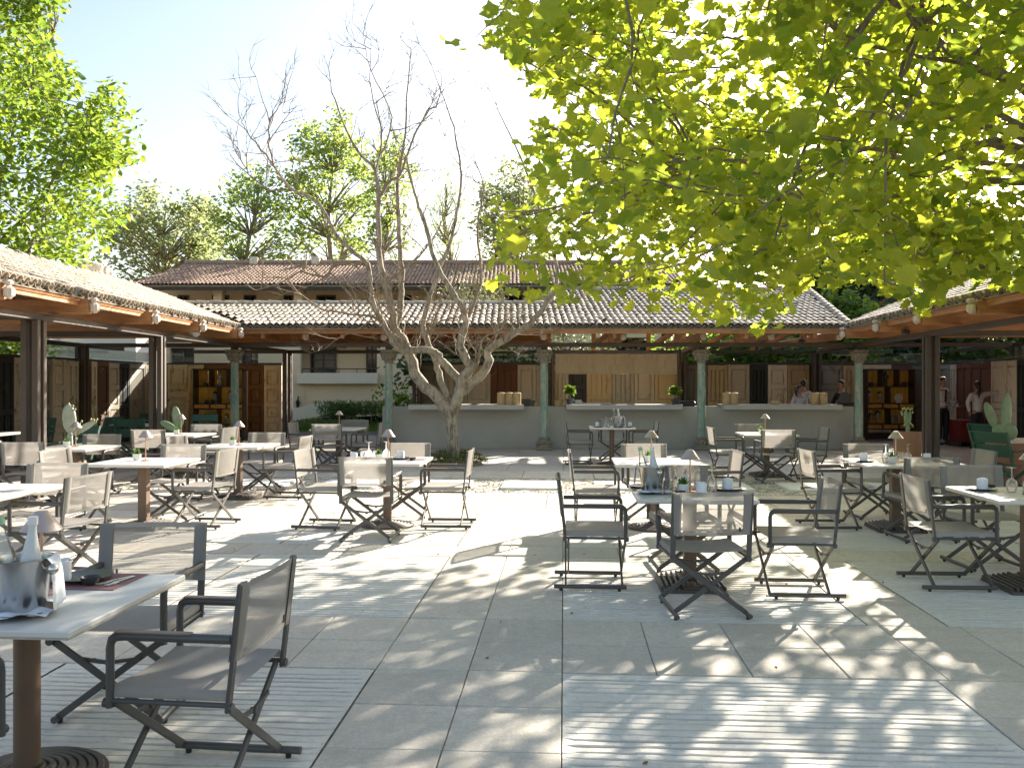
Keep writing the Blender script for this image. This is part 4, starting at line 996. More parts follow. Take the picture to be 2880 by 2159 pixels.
# ------------------------------------------------------------------ lawn edge: hedge, rosemary pots, grass
def herb(label, x, y, z, s, seed, pot=True):
    r = np.random.RandomState(seed); n = 520; st = r.uniform(-1, 1, (n, 2)) * .23 * s; t = r.uniform(0, 1, n) ** .7; h = (.25 + .40 * s * t)
    pos = np.stack([st[:, 0] * (1 + .6 * t), st[:, 1] * (1 + .6 * t), h + .12 * np.sin(st[:, 0] * 22) * t], 1)
    root = leafy('rosemary_pot', label, 'potted plant', (x, y, z), pos, .10, 'thin', 'herbleaf', seed, 'rosemary bushes in black pots on the lawn', droop=-1.1)
    if pot: MB().lathe([(.14, 0), (.18, .26), (.185, .28), (.165, .28), (.16, .24), (.001, .24)], 12).build('pot', M['black'], root, smooth=40)
for i, (px, Y) in enumerate(((940, 31.5), (962, 31.2), (986, 31.0), (1010, 31.3), (1030, 31.7), (1057, 32.5), (1074, 32.3), (920, 30.6))):
    herb('bushy rosemary in a black pot in the row along the lawn', PX(px, Y), Y, .12, 1.15, 40 + i)
r = np.random.RandomState(5); n = 2600
pos = np.stack([r.uniform(-7.2, -5.2, n), r.uniform(27.2, 30.5, n), .02 + .26 * r.uniform(0, 1, n) ** 1.3], 1)
V, F, lv, _, _ = leaves(r, pos, .16, 'thin', -.9, .7); ob('lavender_hedge', np_mesh('lavender_hedge', V, F, M['herbleaf'], lv), None, label='feathery green hedge at the lawn edge beside the door wall', cat='hedge', kind='stuff')
n = 9000; pos = np.stack([r.uniform(-8, 1, n), r.uniform(26.2, 35, n), np.zeros(n)], 1); pos[:, 2] = .03 + .25 * (pos[:, 1] - 27) / 22
V, F, lv, _, _ = leaves(r, pos, .13, 'thin', -1.3, .6); ob('grass', np_mesh('grass', V, F, M['grassleaf'], lv), None, label='short mown green grass of the lawn', kind='stuff')
MB().bar((vx(800), 34.5, .2), (vx(935), 35.4, .62), .25, .5).build('ramp_wall', M['cream_pale'], None, label='low sloping cream wall below the villa window', cat='wall')
r = np.random.RandomState(8); n = 500
leafy('green_shrub', 'leafy green shrub behind the counter end near the lawn', 'shrub', (PX(1120, 26.4), 26.4, .4), r.normal(size=(n, 3)) * np.array([.38, .25, .25]) + np.array([0, 0, .55]), .14, 'oval', 'hedgeleaf', 8)
# dry leaf bits blown over the paving
r = np.random.RandomState(12); n = 70; pos = np.stack([r.uniform(-3, 4, n), r.uniform(3.5, 11, n), np.full(n, .006)], 1)
V, F, lv, _, _ = leaves(r, pos, .022, 'oval', 0, .25, .6); M['litter'] = leaf_mat('dry leaf', (.22, .14, .06), (.2, .12, .04), .5, .1)
ob('leaf_litter', np_mesh('leaf_litter', V, F, M['litter'], lv), None, label='small dry leaf bits scattered on the paving', kind='stuff')
# ------------------------------------------------------------------ folding sling chair
def make_chair():
    t = thing('folding_chair', 'x', 'chair')
    hw = .262
    def back_y(z): return -.235 - .055 * max(0, (z - .42) / .445)
    def bx(x, z): return Vector((x, back_y(z) - .022 * (1 - (x / .27) ** 2), z))
    b = MB().grid(lambda a, c: bx(-.228 + .456 * a, .598 + .245 * c), 8, 4); bk = b.build('backrest', M['fabric'], t, smooth=60)
    for s in (-1, 1):
        f = MB()
        for o_ in (-.014, .014): f.grid(lambda a, c: bx(s * (.214 + .066 * a), .575 + .29 * c) + Vector((0, o_ * (.5 + .5 * math.sin(math.pi * min(1, a * 1.2))), 0)), 4, 2)
        f.build('sleeve', M['sleeve'], bk, smooth=60)
    for z in (.584, .855): MB().grid(lambda a, c: bx(-.215 + .43 * a, z - .013 + .026 * c) + Vector((0, -.003, 0)), 8, 1).build('hem', M['sleeve'], bk)
    MB().box((.19, back_y(.61) - .016, .612), (.012, .004, .03)).build('tag', M['black'], bk)
    def sx(x, y): return Vector((x, y, .462 - .016 * (1 - (x / .25) ** 2)))
    st = MB().grid(lambda a, c: sx(-.25 + .5 * a, -.232 + .468 * c), 8, 5)
    for s in (-1, 1): st.grid(lambda a, c: Vector((s * (.25 + .013 * math.sin(a * 2.2)), -.232 + .468 * c, .462 - .038 * a)), 3, 3)
    st.build('seat', M['seatfab'], t, smooth=60)
    ah = .655
    for s in (-1, 1):
        x = s * hw
        MB().bar((x, -.236, .385), (x, -.290, .862), .036, .016, (0, 1, 0), .004).build('rear_post', M['frame'], t, smooth=30)
        a = MB(); pth = [(x, .228, .385), (x, .228, ah - .045), (x, .222, ah - .018), (x, .205, ah - .004), (x, .17, ah), (x, -.25, ah)]
        a.tube(pth[:4], .015, 8, flat=1.2); a.tube(pth[2:], .0175, 10); am = a.build('armrest', M['frame'], t, smooth=50)
        MB().rbox((x, .055, ah + .016), (.036, .30, .008), .004).build('arm_pad', M['pad'], am)
        MB().tube([(x, -.232, .41), (x, .228, .41)], .0105, 8).build('seat_rail', M['frame'], t, smooth=50)
        g = MB().tube([(s * .248, -.325, .032), (s * .248, .235, .032)], .0165, 10); gr = g.build('ground_rail', M['frame'], t, smooth=50)
        for y in (-.27, .18): MB().lathe([(.012, 0), (.014, .018)], 8, (s * .248, y, 0)).build('foot', M['rubber'], gr)
        for y, q in ((-.222, 1), (.215, 1)):
            MB().bar((x * .99, y + s * .0115, .405), (-s * .247, y + s * .0115, .034), .0155, .033, (0, 0, 1), .003).build('leg', M['frame'], t, smooth=30)
        for y in (-.244, .24): MB().tube([(x, y - .012, .402), (x, y + .012, .402)], .018, 10).build('pivot', M['frame'], t, smooth=40)
    for y in (-.222, .215):
        b = MB(); b.bar((-.145, y, .315), (0, y, .295), .012, .016); b.bar((0, y, .295), (.145, y, .315), .012, .016); b.tube([(0, y - .012, .293), (0, y + .012, .293)], .014, 8)
        b.build('brace', M['frame'], t)
    note_kids(t); return t
CH0 = make_chair(); CUSED = []
GC = 'grey folding sling chairs round the courtyard tables'
def chair_at(bxy, face, label):
    f = Vector((*face, 0)).normalized(); p = Vector((*bxy, 0)) + f * .29; rz = math.atan2(-f.x, f.y)
    o = CH0 if not CUSED else dup(CH0)
    CUSED.append(o); o.location = p; o.rotation_euler = (0, 0, rz); o['label'] = label; o['group'] = GC; return o
# ------------------------------------------------------------------ tables
TOP_ME = None
def make_table(base):
    t = thing('square_table', 'x', 'table')
    tp = MB().rbox((0, 0, .728), (.90, .90, .024), .004).build('tabletop', M['top'], t)
    MB().box((0, 0, .7125), (.885, .885, .008)).build('underside', M['top_edge'], tp)
    MB().rbox((0, 0, .700), (.36, .36, .018), .004).build('top_plate', M['iron'], t)
    if base == 'round':
        if base: MB().tube([(0, 0, .04), (0, 0, .70)], .05, 16).build('post', M['post'], t, smooth=40)
        pr_ = [(.30, 0), (.30, .012)]
        for k in range(7): r0 = .285 - k * .036; pr_ += [(r0, .012 + k * .007), (r0 - .006, .024 + k * .007), (r0 - .024, .024 + k * .007), (r0 - .028, .014 + k * .007)]
        pr_ += [(.06, .07), (.001, .07)]
        MB().lathe(pr_, 36).build('base', M['iron'], t, smooth=30)
    else:
        MB().rbox((0, 0, .37), (.098, .098, .66), .006).build('post', M['post'], t)
        b = MB().box((0, 0, .012), (.50, .50, .024))
        for k in range(-6, 7):
            if k: b.rbox((k * .040, 0, .034 + (6 - abs(k)) * .0055), (.017, .50 - abs(k) * .004, .030), .004)
        b.box((0, 0, .04), (.16, .46, .05)); b.build('base', M['iron'], t)
    note_kids(t); return t
TR, TQ = make_table('round'), make_table('square'); TUSED = set()
def table_at(x, y, rz, base, label):
    src = TR if base == 'round' else TQ
    o = src if src.name not in TUSED else dup(src); TUSED.add(src.name)
    o.location = (x, y, 0); o.rotation_euler = (0, 0, rz); o['label'] = label; o['group'] = 'white square courtyard tables'; return o
PR = -R(3.9)
TABLES = {  # centre, base, label, short phrase used by what stands on and round it
 1: (-1.955, 3.44, 'round', 'white table with pink placemat and big steel bucket', 'the pink placemat table'),
 2: (-4.31, 6.93, 'round', 'completely bare white table cut off by the picture edge', 'the bare white table'),
 3: (-4.11, 9.53, 'square', 'white lamp table standing behind the bare table', 'the lamp table behind the bare table'),
 4: (-6.0, 11.65, 'square', 'white lamp table in front of the sunlit white cactus', 'the lamp table by the white cactus'),
 5: (-3.85, 12.0, 'square', 'white lamp table midway between bare tree and steel posts', 'the lamp table midway to the bare tree'),
 6: (-5.68, 14.6, 'square', 'white lamp table before the amber shelf and green cactus', 'the lamp table before the amber shelf'),
 7: (-1.41, 9.66, 'round', 'white set table with glasses in front of the bare tree', 'the set table before the bare tree'),
 8: (-3.37, 16.6, 'square', 'white lamp table beside the opening to the lawn', 'the lamp table by the lawn'),
 9: (1.41, 6.77, 'square', 'white table with bucket, glasses, lamp and three napkins', 'the fully set bucket table'),
 10: (1.58, 9.5, 'round', 'white lamp table just behind the fully set bucket table', 'the lamp table behind the bucket table'),
 11: (2.0, 17.1, 'round', 'white table with wine bucket close to the bar wall', 'the bucket table close to the bar'),
 12: (4.41, 14.8, 'square', 'white lamp table before the steamer stacks of the bar', 'the lamp table before the bar steamers'),
 13: (4.22, 9.4, 'square', 'white set table in front of the terracotta cactus pot', 'the set table before the terracotta pot'),
 14: (4.06, 6.7, 'square', 'white set table cut by the picture edge beside green chairs', 'the set table near the green chairs')}
for k, (x, y, b, lab, ph) in TABLES.items(): table_at(x, y, PR, b, lab)
NEAR, FAR, SL_, SR_ = 'taupe chair facing the bar at ', 'taupe chair turning its back on bar at ', 'taupe chair backed toward sunlit pavilion at ', 'taupe chair backed toward shaded pavilion at '
CH = [(1, SR_, (-.968, 3.413), (-.993, .115)), (1, FAR, (-1.89, 4.506), (0, -1)), (1, NEAR, (-2.03, 2.43), (0, 1)),
 (2, SR_, (-3.446, 6.957), (-.967, .20)), (2, FAR, (-4.22, 7.93), (.03, -1)),
 (3, SR_, (-3.21, 9.64), (-.985, .14)), (3, FAR, (-4.0, 10.4), (-.03, -1)), (3, SL_, (-5.14, 9.6), (.99, -.11)),
 (4, FAR, (-5.99, 12.47), (0, -1)), (4, NEAR, (-6.19, 10.78), (0, 1)),
 (5, SR_, (-2.91, 12.06), (-.99, .1)), (5, FAR, (-3.71, 12.92), (0, -1)), (5, SL_, (-4.72, 12.0), (.99, -.15)),
 (6, FAR, (-5.55, 15.5), (0, -1)), (6, SR_, (-4.78, 14.47), (-.98, .2)), (6, NEAR, (-5.87, 13.75), (0, 1)),
 (7, NEAR, (-1.48, 8.6), (.06, 1)), (7, SL_, (-2.355, 9.645), (.985, -.17)), (7, SR_, (-.467, 9.63), (-1, .07)), (7, FAR, (-1.295, 10.63), (0, -1)),
 (8, NEAR, (-3.40, 15.64), (0, 1)), (8, SL_, (-4.2, 16.33), (1, -.1)), (8, SR_, (-2.51, 16.35), (-1, 0)), (8, FAR, (-3.22, 17.5), (0, -1)),
 (9, NEAR, (1.36, 5.78), (-.03, 1)), (9, SL_, (.375, 6.87), (1, -.06)), (9, SR_, (2.454, 6.57), (-1, .07)), (9, FAR, (1.49, 7.72), (0, -1)),
 (10, SL_, (.64, 9.45), (1, -.05)), (10, FAR, (1.62, 10.5), (0, -1)), (10, SR_, (2.48, 9.4), (-1, 0)),
 (11, SL_, (1.07, 17.1), (1, 0)), (11, FAR, (2.1, 18.1), (0, -1)), (11, SR_, (2.9, 17.1), (-1, 0)),
 (12, NEAR, (4.29, 13.73), (.04, 1)), (12, SL_, (3.39, 14.6), (1, 0)), (12, SR_, (5.28, 14.45), (-1, .03)), (12, FAR, (4.37, 15.7), (0, -1)),
 (13, NEAR, (4.21, 8.55), (0, 1)), (13, SL_, (3.295, 9.57), (1, 0)), (13, FAR, (4.36, 10.53), (0, -1)), (13, SR_, (5.26, 9.5), (-1, .06)),
 (14, SL_, (3.22, 6.84), (1, -.05)), (14, FAR, (4.15, 7.72), (0, -1))]
for k, side, p, f in CH: chair_at(p, f, side + TABLES[k][4])

# ------------------------------------------------------------------ green chairs and tables under the pavilions
def make_green():
    t = thing('garden_chair', 'x', 'chair')
    for s in (-1, 1):
        MB().bar((s * .25, -.20, .40), (s * .265, -.40, .92), .03, .05, (0, 1, 0), .006).build('rear_post', M['green'], t)
        a = MB().rbox((s * .275, -.02, .66), (.06, .52, .028), .008).build('armrest', M['green'], t)
        MB().bar((s * .27, .20, .42), (s * .27, .20, .65), .03, .045, (0, 1, 0), .005).build('front_post', M['green'], t)
        for y in (-.20, .20):
            MB().bar((s * .25, y + s * .014, .43), (-s * .24, y + s * .014, .02), .024, .045, (0, 0, 1), .004).build('leg', M['green'], t)
        MB().rbox((s * .24, 0, .018), (.04, .50, .036), .006).build('ground_rail', M['green'], t)
    for z0, z1 in ((.56, .745), (.76, .925)):
        zc = (z0 + z1) / 2; y = -.20 - .385 * (zc - .40) + .02
        MB().rbox((0, y, zc), (.56, .02, z1 - z0), .006, (.367, 0, 0)).build('back_board', M['green'], t)
    MB().grid(lambda a, c: Vector((-.25 + .5 * a, -.2 + .42 * c, .45 - .02 * math.sin(math.pi * a))), 6, 2).build('seat', M['green_fab'], t)
    note_kids(t); return t
G0 = make_green(); GUSED = []
def green_at(x, y, rz, label):
    o = G0 if not GUSED else dup(G0); GUSED.append(o); o.location = (x, y, .006); o.rotation_euler = (0, 0, R(rz)); o['label'] = label; o['group'] = 'dark green garden armchairs under the pavilions'
for a in ((-7.35, 11.2, 205, 'sunlit green armchair half hidden by the first steel posts'), (-6.95, 13.35, 170, 'sunlit green armchair behind the white cactus'), (-8.6, 13.7, -20, 'dark green armchair in shade behind the first steel posts'),
  (-7.45, 16.75, 15, 'dark green armchair showing its crossed legs under the sunlit pavilion'), (-9.3, 16.6, 190, 'shaded green armchair facing the bright stripe on doors'), (-8.55, 17.6, 80, 'shaded green armchair beside the white table end'),
  (-8.3, 19.3, 180, 'shaded green armchair against the cream doors'), (-6.7, 18.6, 200, 'shaded green armchair before the leaning cream door'), (-10.0, 15.6, 180, 'shaded green armchair before the blackish door'),
  (7.05, 12.2, -62, 'green armchair showing its plank back near the terracotta pot'), (8.3, 14.6, -62, 'green armchair with plank back beside the prickly pear'), (8.35, 12.6, 120, 'green armchair at the far side of the shaded white table')): green_at(*a)
for x, y, lab in ((-8.2, 12.5, 'white table glimpsed behind the first steel posts'), (-7.9, 18.2, 'white table under the sunlit pavilion among green armchairs'), (7.9, 13.2, 'white table among green armchairs in the shaded pavilion'), (-9.2, 15.0, 'white table deep under the sunlit pavilion')):
    table_at(x, y, 0, 'square', lab)

# ------------------------------------------------------------------ table lamps, pots, glasses, plates
def proto(fn):
    t = fn(); note_kids(t); used = []
    def put(loc, label, rz=0, group=None):
        o = t if not used else dup(t)
        used.append(o); o.location = loc; o.rotation_euler = (0, 0, rz); o['label'] = label
        if group: o['group'] = group
        return o
    return put
def f_lamp():
    t = thing('table_lamp', 'x', 'lamp')
    MB().lathe([(.055, 0), (.055, .006), (.048, .010), (.006, .012)], 20).build('base', M['copper'], t, smooth=40)
    MB().tube([(0, 0, .01), (0, 0, .30)], .0065, 8).build('stem', M['copper'], t, smooth=50)
    MB().lathe([(.080, .262), (.026, .335), (.024, .338), (.0005, .338)], 24).build('lamp_shade', M['lampshade'], t, smooth=40)
    return t
LAMP = proto(f_lamp)
def f_pot():
    t = thing('succulent_pot', 'x', 'potted plant'); MB().lathe([(.030, 0), (.042, .02), (.046, .075), (.041, .075), (.038, .062), (.001, .062)], 16).build('pot', M['pot_white'], t, smooth=40)
    r = np.random.RandomState(2); n = 46; a = r.uniform(0, 6.28, n); q = r.uniform(0, .028, n)
    V, F, lv, _, _ = leaves(r, np.stack([q * np.cos(a), q * np.sin(a), np.full(n, .06)], 1), .060, 'thin', -1.0, .5); ob('foliage', np_mesh('foliage', V, F, M['succulent'], lv), t); return t
POT = proto(f_pot)
def f_wine():
    t = thing('wine_glass', 'x', 'glass')   # stands upside down on its rim
    MB().lathe([(.030, 0), (.040, .035), (.043, .06), (.036, .088), (.016, .108), (.005, .118), (.0045, .185), (.010, .192), (.036, .197), (.036, .199), (.001, .199)], 18).build('bowl', M['glass'], t, smooth=50); return t
WINE = proto(f_wine)
def f_tumbler():
    t = thing('tumbler', 'x', 'glass'); b = MB().lathe([(.036, 0), (.036, .012), (.033, .10), (.029, .104), (.001, .104)], 16); b.build('tumbler_body', M['glass'], t, smooth=40)
    MB().lathe([(.0365, 0), (.0365, .006), (.034, .006)], 16).build('rim', M['glass'], t); return t
TUMB = proto(f_tumbler)
def f_plate():
    t = thing('plate', 'x', 'plate'); MB().lathe([(.055, 0), (.08, .006), (.115, .018), (.118, .021), (.112, .020), (.076, .010), (.001, .009)], 28).build('dish', M['darkplate'], t, smooth=40); return t
PLATE = proto(f_plate)
def f_napkin():
    t = thing('napkin_roll', 'x', 'napkin'); rr = random.Random(3); b = MB()
    for k, (r, h) in enumerate(((.040, .082), (.030, .088), (.019, .084))):
        b.grid(lambda a, c: Vector(((r + .003 * math.sin(a * 22 + k)) * math.cos(a * 6.6 + k), (r + .003 * math.sin(a * 17)) * math.sin(a * 6.6 + k), c * (h + .004 * math.sin(a * 9 + k)))), 20, 3)
    b.lathe([(.039, .078), (.001, .074)], 14); b.build('cloth', M['napkin'], t, smooth=60)
    MB().grid(lambda a, c: Vector((.043 * math.cos(a * 3 - .2) * (1 + .35 * (1 - c) ** 2), .043 * math.sin(a * 3 - .2) * (1 + .35 * (1 - c) ** 2), .02 * c + .002)), 12, 2).build('fold', M['napkin'], t, smooth=60); return t
NAP = proto(f_napkin)
def f_bowl():
    t = thing('sauce_bowl', 'x', 'bowl'); MB().lathe([(.022, 0), (.034, .010), (.041, .032), (.042, .035), (.038, .034), (.028, .012), (.001, .009)], 20).build('dish', M['darkplate'], t, smooth=40); return t
BOWL = proto(f_bowl)
def f_fork():
    t = thing('fork', 'x', 'cutlery'); b = MB(); b.bar((0, -.10, .004), (0, .02, .007), .009, .003); b.bar((0, .018, .006), (0, .045, .004), .022, .003)
    for x in (-.009, -.003, .003, .009): b.bar((x, .044, .004), (x, .088, .008), .003, .0025)
    b.build('fork_body', M['silver'], t); return t
FORK = proto(f_fork)
def f_knife():
    t = thing('knife', 'x', 'cutlery'); b = MB(); b.bar((0, -.11, .004), (0, 0, .004), .011, .006); b.bar((0, 0, .004), (0, .11, .004), .016, .002); b.build('knife_body', M['silver'], t); return t
KNIFE = proto(f_knife)
def f_mat():
    t = thing('placemat', 'x', 'placemat'); MB().rbox((0, 0, .002), (.44, .30, .004), .001).build('woven_mat', M['placemat'], t); return t
PMAT = proto(f_mat)
def f_bucket():
    t = thing('wine_bucket', 'x', 'wine bucket')
    MB().lathe([(.072, 0), (.076, .004), (.105, .195), (.109, .200), (.109, .204), (.103, .202), (.074, .012), (.001, .010)], 32).build('pail', M['steelshine'], t, smooth=40)
    for s in (-1, 1):
        b = MB().tube([(s * .10, 0, .165), (s * .118, 0, .165)], .008, 8); b.ball((s * .132, 0, .165), .021, 12, 8); b.build('knob', M['steelshine'], t, smooth=60)
    return t
BUCK = proto(f_bucket)
def f_bottle(frost):
    def f():
        t = thing('water_bottle', 'x', 'bottle'); b = MB().lathe([(.030, 0), (.038, .006), (.038, .14), (.034, .17), (.019, .245), (.0145, .27), (.0145, .305)], 18); b.build('bottle_body', M['frost' if frost else 'glass_green'], t, smooth=50)
        MB().lathe([(.0165, .292), (.0175, .296), (.0175, .322), (.001, .324)], 14).build('cap', M['cap_white' if frost else 'cap_green'], t, smooth=40)
        if not frost: MB().lathe([(.035, .008), (.035, .15), (.001, .151)], 14).build('water_fill', M['frost'], t, smooth=40)
        return t
    return f
BFROST, BGREEN = proto(f_bottle(True)), proto(f_bottle(False))
def cloth(label, c, a0, wdt, drop, seed, bot=.16):
    'napkin hung over the rim of a bucket at angle a0'
    rr = random.Random(seed); u = Vector((math.cos(a0), math.sin(a0), 0)); v = Vector((-math.sin(a0), math.cos(a0), 0)); c = Vector(c)
    prof = [(.085, .15), (.10, .205), (.112, .214), (.126, .200), (.132, .16), (.136, .11), (.140, .204 - drop)]
    b = MB(); nu = 10
    def fn(a, q):
        k = q * (len(prof) - 1); i = min(int(k), len(prof) - 2); t_ = k - i; r = prof[i][0] * (1 - t_) + prof[i+1][0] * t_; z = prof[i][1] * (1 - t_) + prof[i+1][1] * t_
        w = (a - .5) * wdt * (1 + .9 * max(0, q - .5)); rr_ = r + .006 * math.sin(a * 11 + seed) * q - .5 * w * w / .11 * (1 - q * .6)
        return c + u * rr_ + v * w + Vector((0, 0, z - .035 * q * abs(math.sin(a * 3 + seed))))
    b.grid(fn, nu, 14); return b.build('bucket_cloth', M['napkin'], None, smooth=70, label=label, cat='napkin')
def flat_cloth(label, c, w, d, seed, rz=0):
    rr = random.Random(seed); c = Vector(c); m = Matrix.Rotation(rz, 3, 'Z')
    b = MB().grid(lambda a, q: c + m @ Vector(((a - .5) * w, (q - .5) * d, .012 + .010 * math.sin(a * 9 + seed) * math.sin(q * 7 + seed) + .012 * abs(q - .5))), 14, 10)
    return b.build('folded_napkin', M['napkin'], None, smooth=70, label=label, cat='napkin')
Z = .7405
GL, GP, GW, GT, GN, GPL = 'mushroom lamps on the courtyard tables', 'small succulent pots on the tables', 'upturned wine glasses on the tables', 'tumblers on the tables', 'rolled napkins on the tables', 'dark plates on the tables'
for k, x, y in ((1, -1.93, 3.50), (3, -4.10, 9.55), (4, -5.98, 11.7), (5, -3.84, 12.0), (6, -5.66, 14.6), (7, -1.41, 9.72), (8, -3.36, 16.6), (9, 1.415, 6.78), (10, 1.56, 9.55), (12, 4.39, 14.8), (13, 4.226, 9.4), (14, 4.10, 6.75)):
    LAMP((x, y, Z), 'dusty pink mushroom lamp on ' + TABLES[k][4], 0, GL)
for k, x, y in ((3, -4.22, 9.60), (4, -6.10, 11.68), (5, -3.94, 12.02), (6, -5.75, 14.62), (7, -1.49, 9.58), (9, 1.345, 6.72), (10, 1.49, 9.4), (12, 4.32, 14.78), (13, 4.14, 9.28)):
    POT((x, y, Z), 'white pot of succulent leaves on ' + TABLES[k][4], k, GP)
for k, x, y, e in ((7, -1.63, 9.72, 'beside tumbler and napkin'), (7, -1.445, 9.80, 'behind the succulent pot'), (9, 1.245, 6.80, 'touching the steel bucket cloth'), (9, 1.315, 6.87, 'next to the succulent'), (9, 1.595, 6.80, 'front of a touching pair'), (9, 1.615, 6.90, 'rear of a touching pair'),
   (11, 1.88, 17.05, 'beside the bucket'), (13, 4.10, 9.36, 'beside the lamp'), (13, 4.36, 9.40, 'between lamp and chair'), (14, 3.97, 6.78, 'beside the tumbler')):
    WINE((x, y, Z), 'upturned wine glass ' + e + ' on ' + TABLES[k][4], 0, GW)
for k, x, y, e in ((7, -1.68, 9.66, 'near the white napkin'), (7, -1.545, 9.70, 'next to the succulent'), (9, 1.225, 6.70, 'below the bucket cloth'), (11, 1.92, 17.0, 'before the bucket'), (13, 4.16, 9.42, 'behind the succulent'), (13, 4.31, 9.46, 'behind the wine glass'), (14, 4.00, 6.62, 'before the lamp')):
    TUMB((x, y, Z), 'clear tumbler ' + e + ' on ' + TABLES[k][4], 0, GT)
for k, x, y, e in ((1, -1.87, 3.73, 'holding a napkin roll'), (1, -1.83, 3.19, 'under the wine bucket'), (7, -1.27, 9.76, 'holding a napkin'), (9, 1.74, 6.90, 'at the shaded end'), (9, 1.10, 6.73, 'under the wine bucket'), (11, 1.72, 17.0, 'toward the tall grey chair'), (11, 2.33, 17.0, 'beyond the bucket'), (11, 2.1, 16.85, 'under the bucket'), (13, 3.90, 9.42, 'before an empty chair'), (14, 3.80, 6.90, 'by the small bowl'), (9, 1.08, 7.08, 'behind the bucket')):
    PLATE((x, y, Z + (.004 if (k, e) == (1, 'holding a napkin roll') else 0)), 'dark stoneware plate ' + e + ' on ' + TABLES[k][4], 0, GPL)
for k, x, y, dz, e in ((1, -1.945, 3.68, .014, 'on the plate'), (7, -1.79, 9.66, 0, 'standing near the tumbler'), (7, -1.27, 9.76, .01, 'on the plate'), (9, 1.485, 6.70, 0, 'before the lamp'), (9, 1.74, 6.90, .01, 'on the plate at shaded end'), (9, 1.44, 7.12, 0, 'behind the succulent'), (11, 1.70, 17.0, .01, 'before the bucket'), (11, 2.35, 17.0, .01, 'beyond the bucket'), (13, 3.88, 9.42, .01, 'on the dark plate'), (13, 4.62, 9.5, 0, 'behind the empty chair back'), (14, 3.80, 6.90, .01, 'on the dark plate')):
    NAP((x, y, Z + dz), 'rolled white napkin ' + e + ' on ' + TABLES[k][4], k * 1.3, GN)
for k, x, y, e in ((1, -1.80, 3.645, 'before the forks'), (7, -1.12, 9.6, 'beside the plate'), (14, 3.93, 7.0, 'behind the plate'), (9, 1.30, 6.58, 'behind the chair back')):
    BOWL((x, y, Z + (.004 if k == 1 else 0)), 'small dark sauce bowl ' + e + ' on ' + TABLES[k][4])
for x, y, rz, e in ((-1.725, 3.70, 2.7, 'crossed over another fork'), (-1.695, 3.69, 2.95, 'lying under a crossed fork')): FORK((x, y, Z + .004), 'steel fork ' + e + ' on the pink placemat', rz)
KNIFE((-2.03, 3.70, Z + .004), 'steel knife beside the plate on the pink placemat', -.9); KNIFE((3.66, 9.3, Z), 'steel knife at the edge of the set table before terracotta pot', -1.2); KNIFE((3.98, 6.52, Z), 'steel knife at the edge of the set table near green chairs', -1.35); KNIFE((-1.17, 9.78, Z), 'steel knife beside the plate on the set table before the bare tree', -1.4)
for k, x, y, rz in ((1, -1.87, 3.72, PR), (7, -1.2, 9.76, PR), (9, 1.66, 7.0, PR), (9, 1.2, 7.0, PR)): PMAT((x, y, Z), 'dusty rose woven placemat on ' + TABLES[k][4] + (' under the shaded plate' if x == 1.66 else ' behind the bucket' if x == 1.2 else ''), rz)
for k, x, y, rz in ((1, -1.83, 3.19, -.22), (9, 1.10, 6.73, 1.9), (11, 2.1, 16.9, .2)):
    BUCK((x, y, Z + .010), 'steel wine bucket with round knobs on ' + TABLES[k][4], rz, 'steel wine buckets with bottles')
def tilt(o, rx, ry): o.rotation_euler = (rx, ry, 0)
for k, x, y, d in ((1, -1.83, 3.19, 1), (9, 1.10, 6.73, 1), (11, 2.1, 16.9, 1)):
    ph = TABLES[k][4]; s = .028
    tilt(BGREEN((x - .036, y + .005, Z + .045), 'clear bottle with green cap in the bucket of ' + ph), 0, -.17)
    tilt(BFROST((x + .032, y - .015, Z + .045), 'frosted bottle with white cap in the bucket of ' + ph), 0, -.10 if k != 1 else .05)
    cloth('white cloth hung over the bucket rim on ' + ph, (x, y, Z + .012), .15 if k != 1 else .12, .095, .155, k)
    if k != 1: cloth('narrow white cloth end behind the bucket on ' + ph, (x, y, Z + .012), 2.75, .05, .13, k + 5)
    flat_cloth('white folded napkin under the bucket on ' + ph, (x + .01, y - .085, Z + .008), .26, .10, k, .15)

# ------------------------------------------------------------------ cacti
def pad(b, p, L, w, th, tiltx, tilty, rz):
    m = Matrix.Rotation(rz, 3, 'Z') @ Matrix.Rotation(tilty, 3, 'Y') @ Matrix.Rotation(tiltx, 3, 'X')
    b.ball(Vector(p) + m @ Vector((0, 0, L / 2)), (w / 2, th / 2, L / 2), 14, 10, m); return Vector(p) + m @ Vector((0, 0, L * .97))
def cactus(label, loc, pads, pot=None, fruits=(), skin='cactus'):
    t = thing('prickly_pear', label, 'cactus', loc)
    for a in pads: b = MB(); pad(b, *a); b.build('pad', M[skin], t, smooth=70)
    for f in fruits: MB().ball(f, (.016, .016, .022), 8, 6).build('bud', M['cactus_fruit'], t, smooth=60)
    if pot: MB().lathe([(pot[0] * .72, 0), (pot[0] * .9, pot[1] * .3), (pot[0], pot[1] * .8), (pot[0] * .97, pot[1]), (pot[0] * .88, pot[1]), (pot[0] * .85, pot[1] * .93), (.001, pot[1] * .92)], 28).build('planter', M['terracotta'], t, smooth=40)
    return t
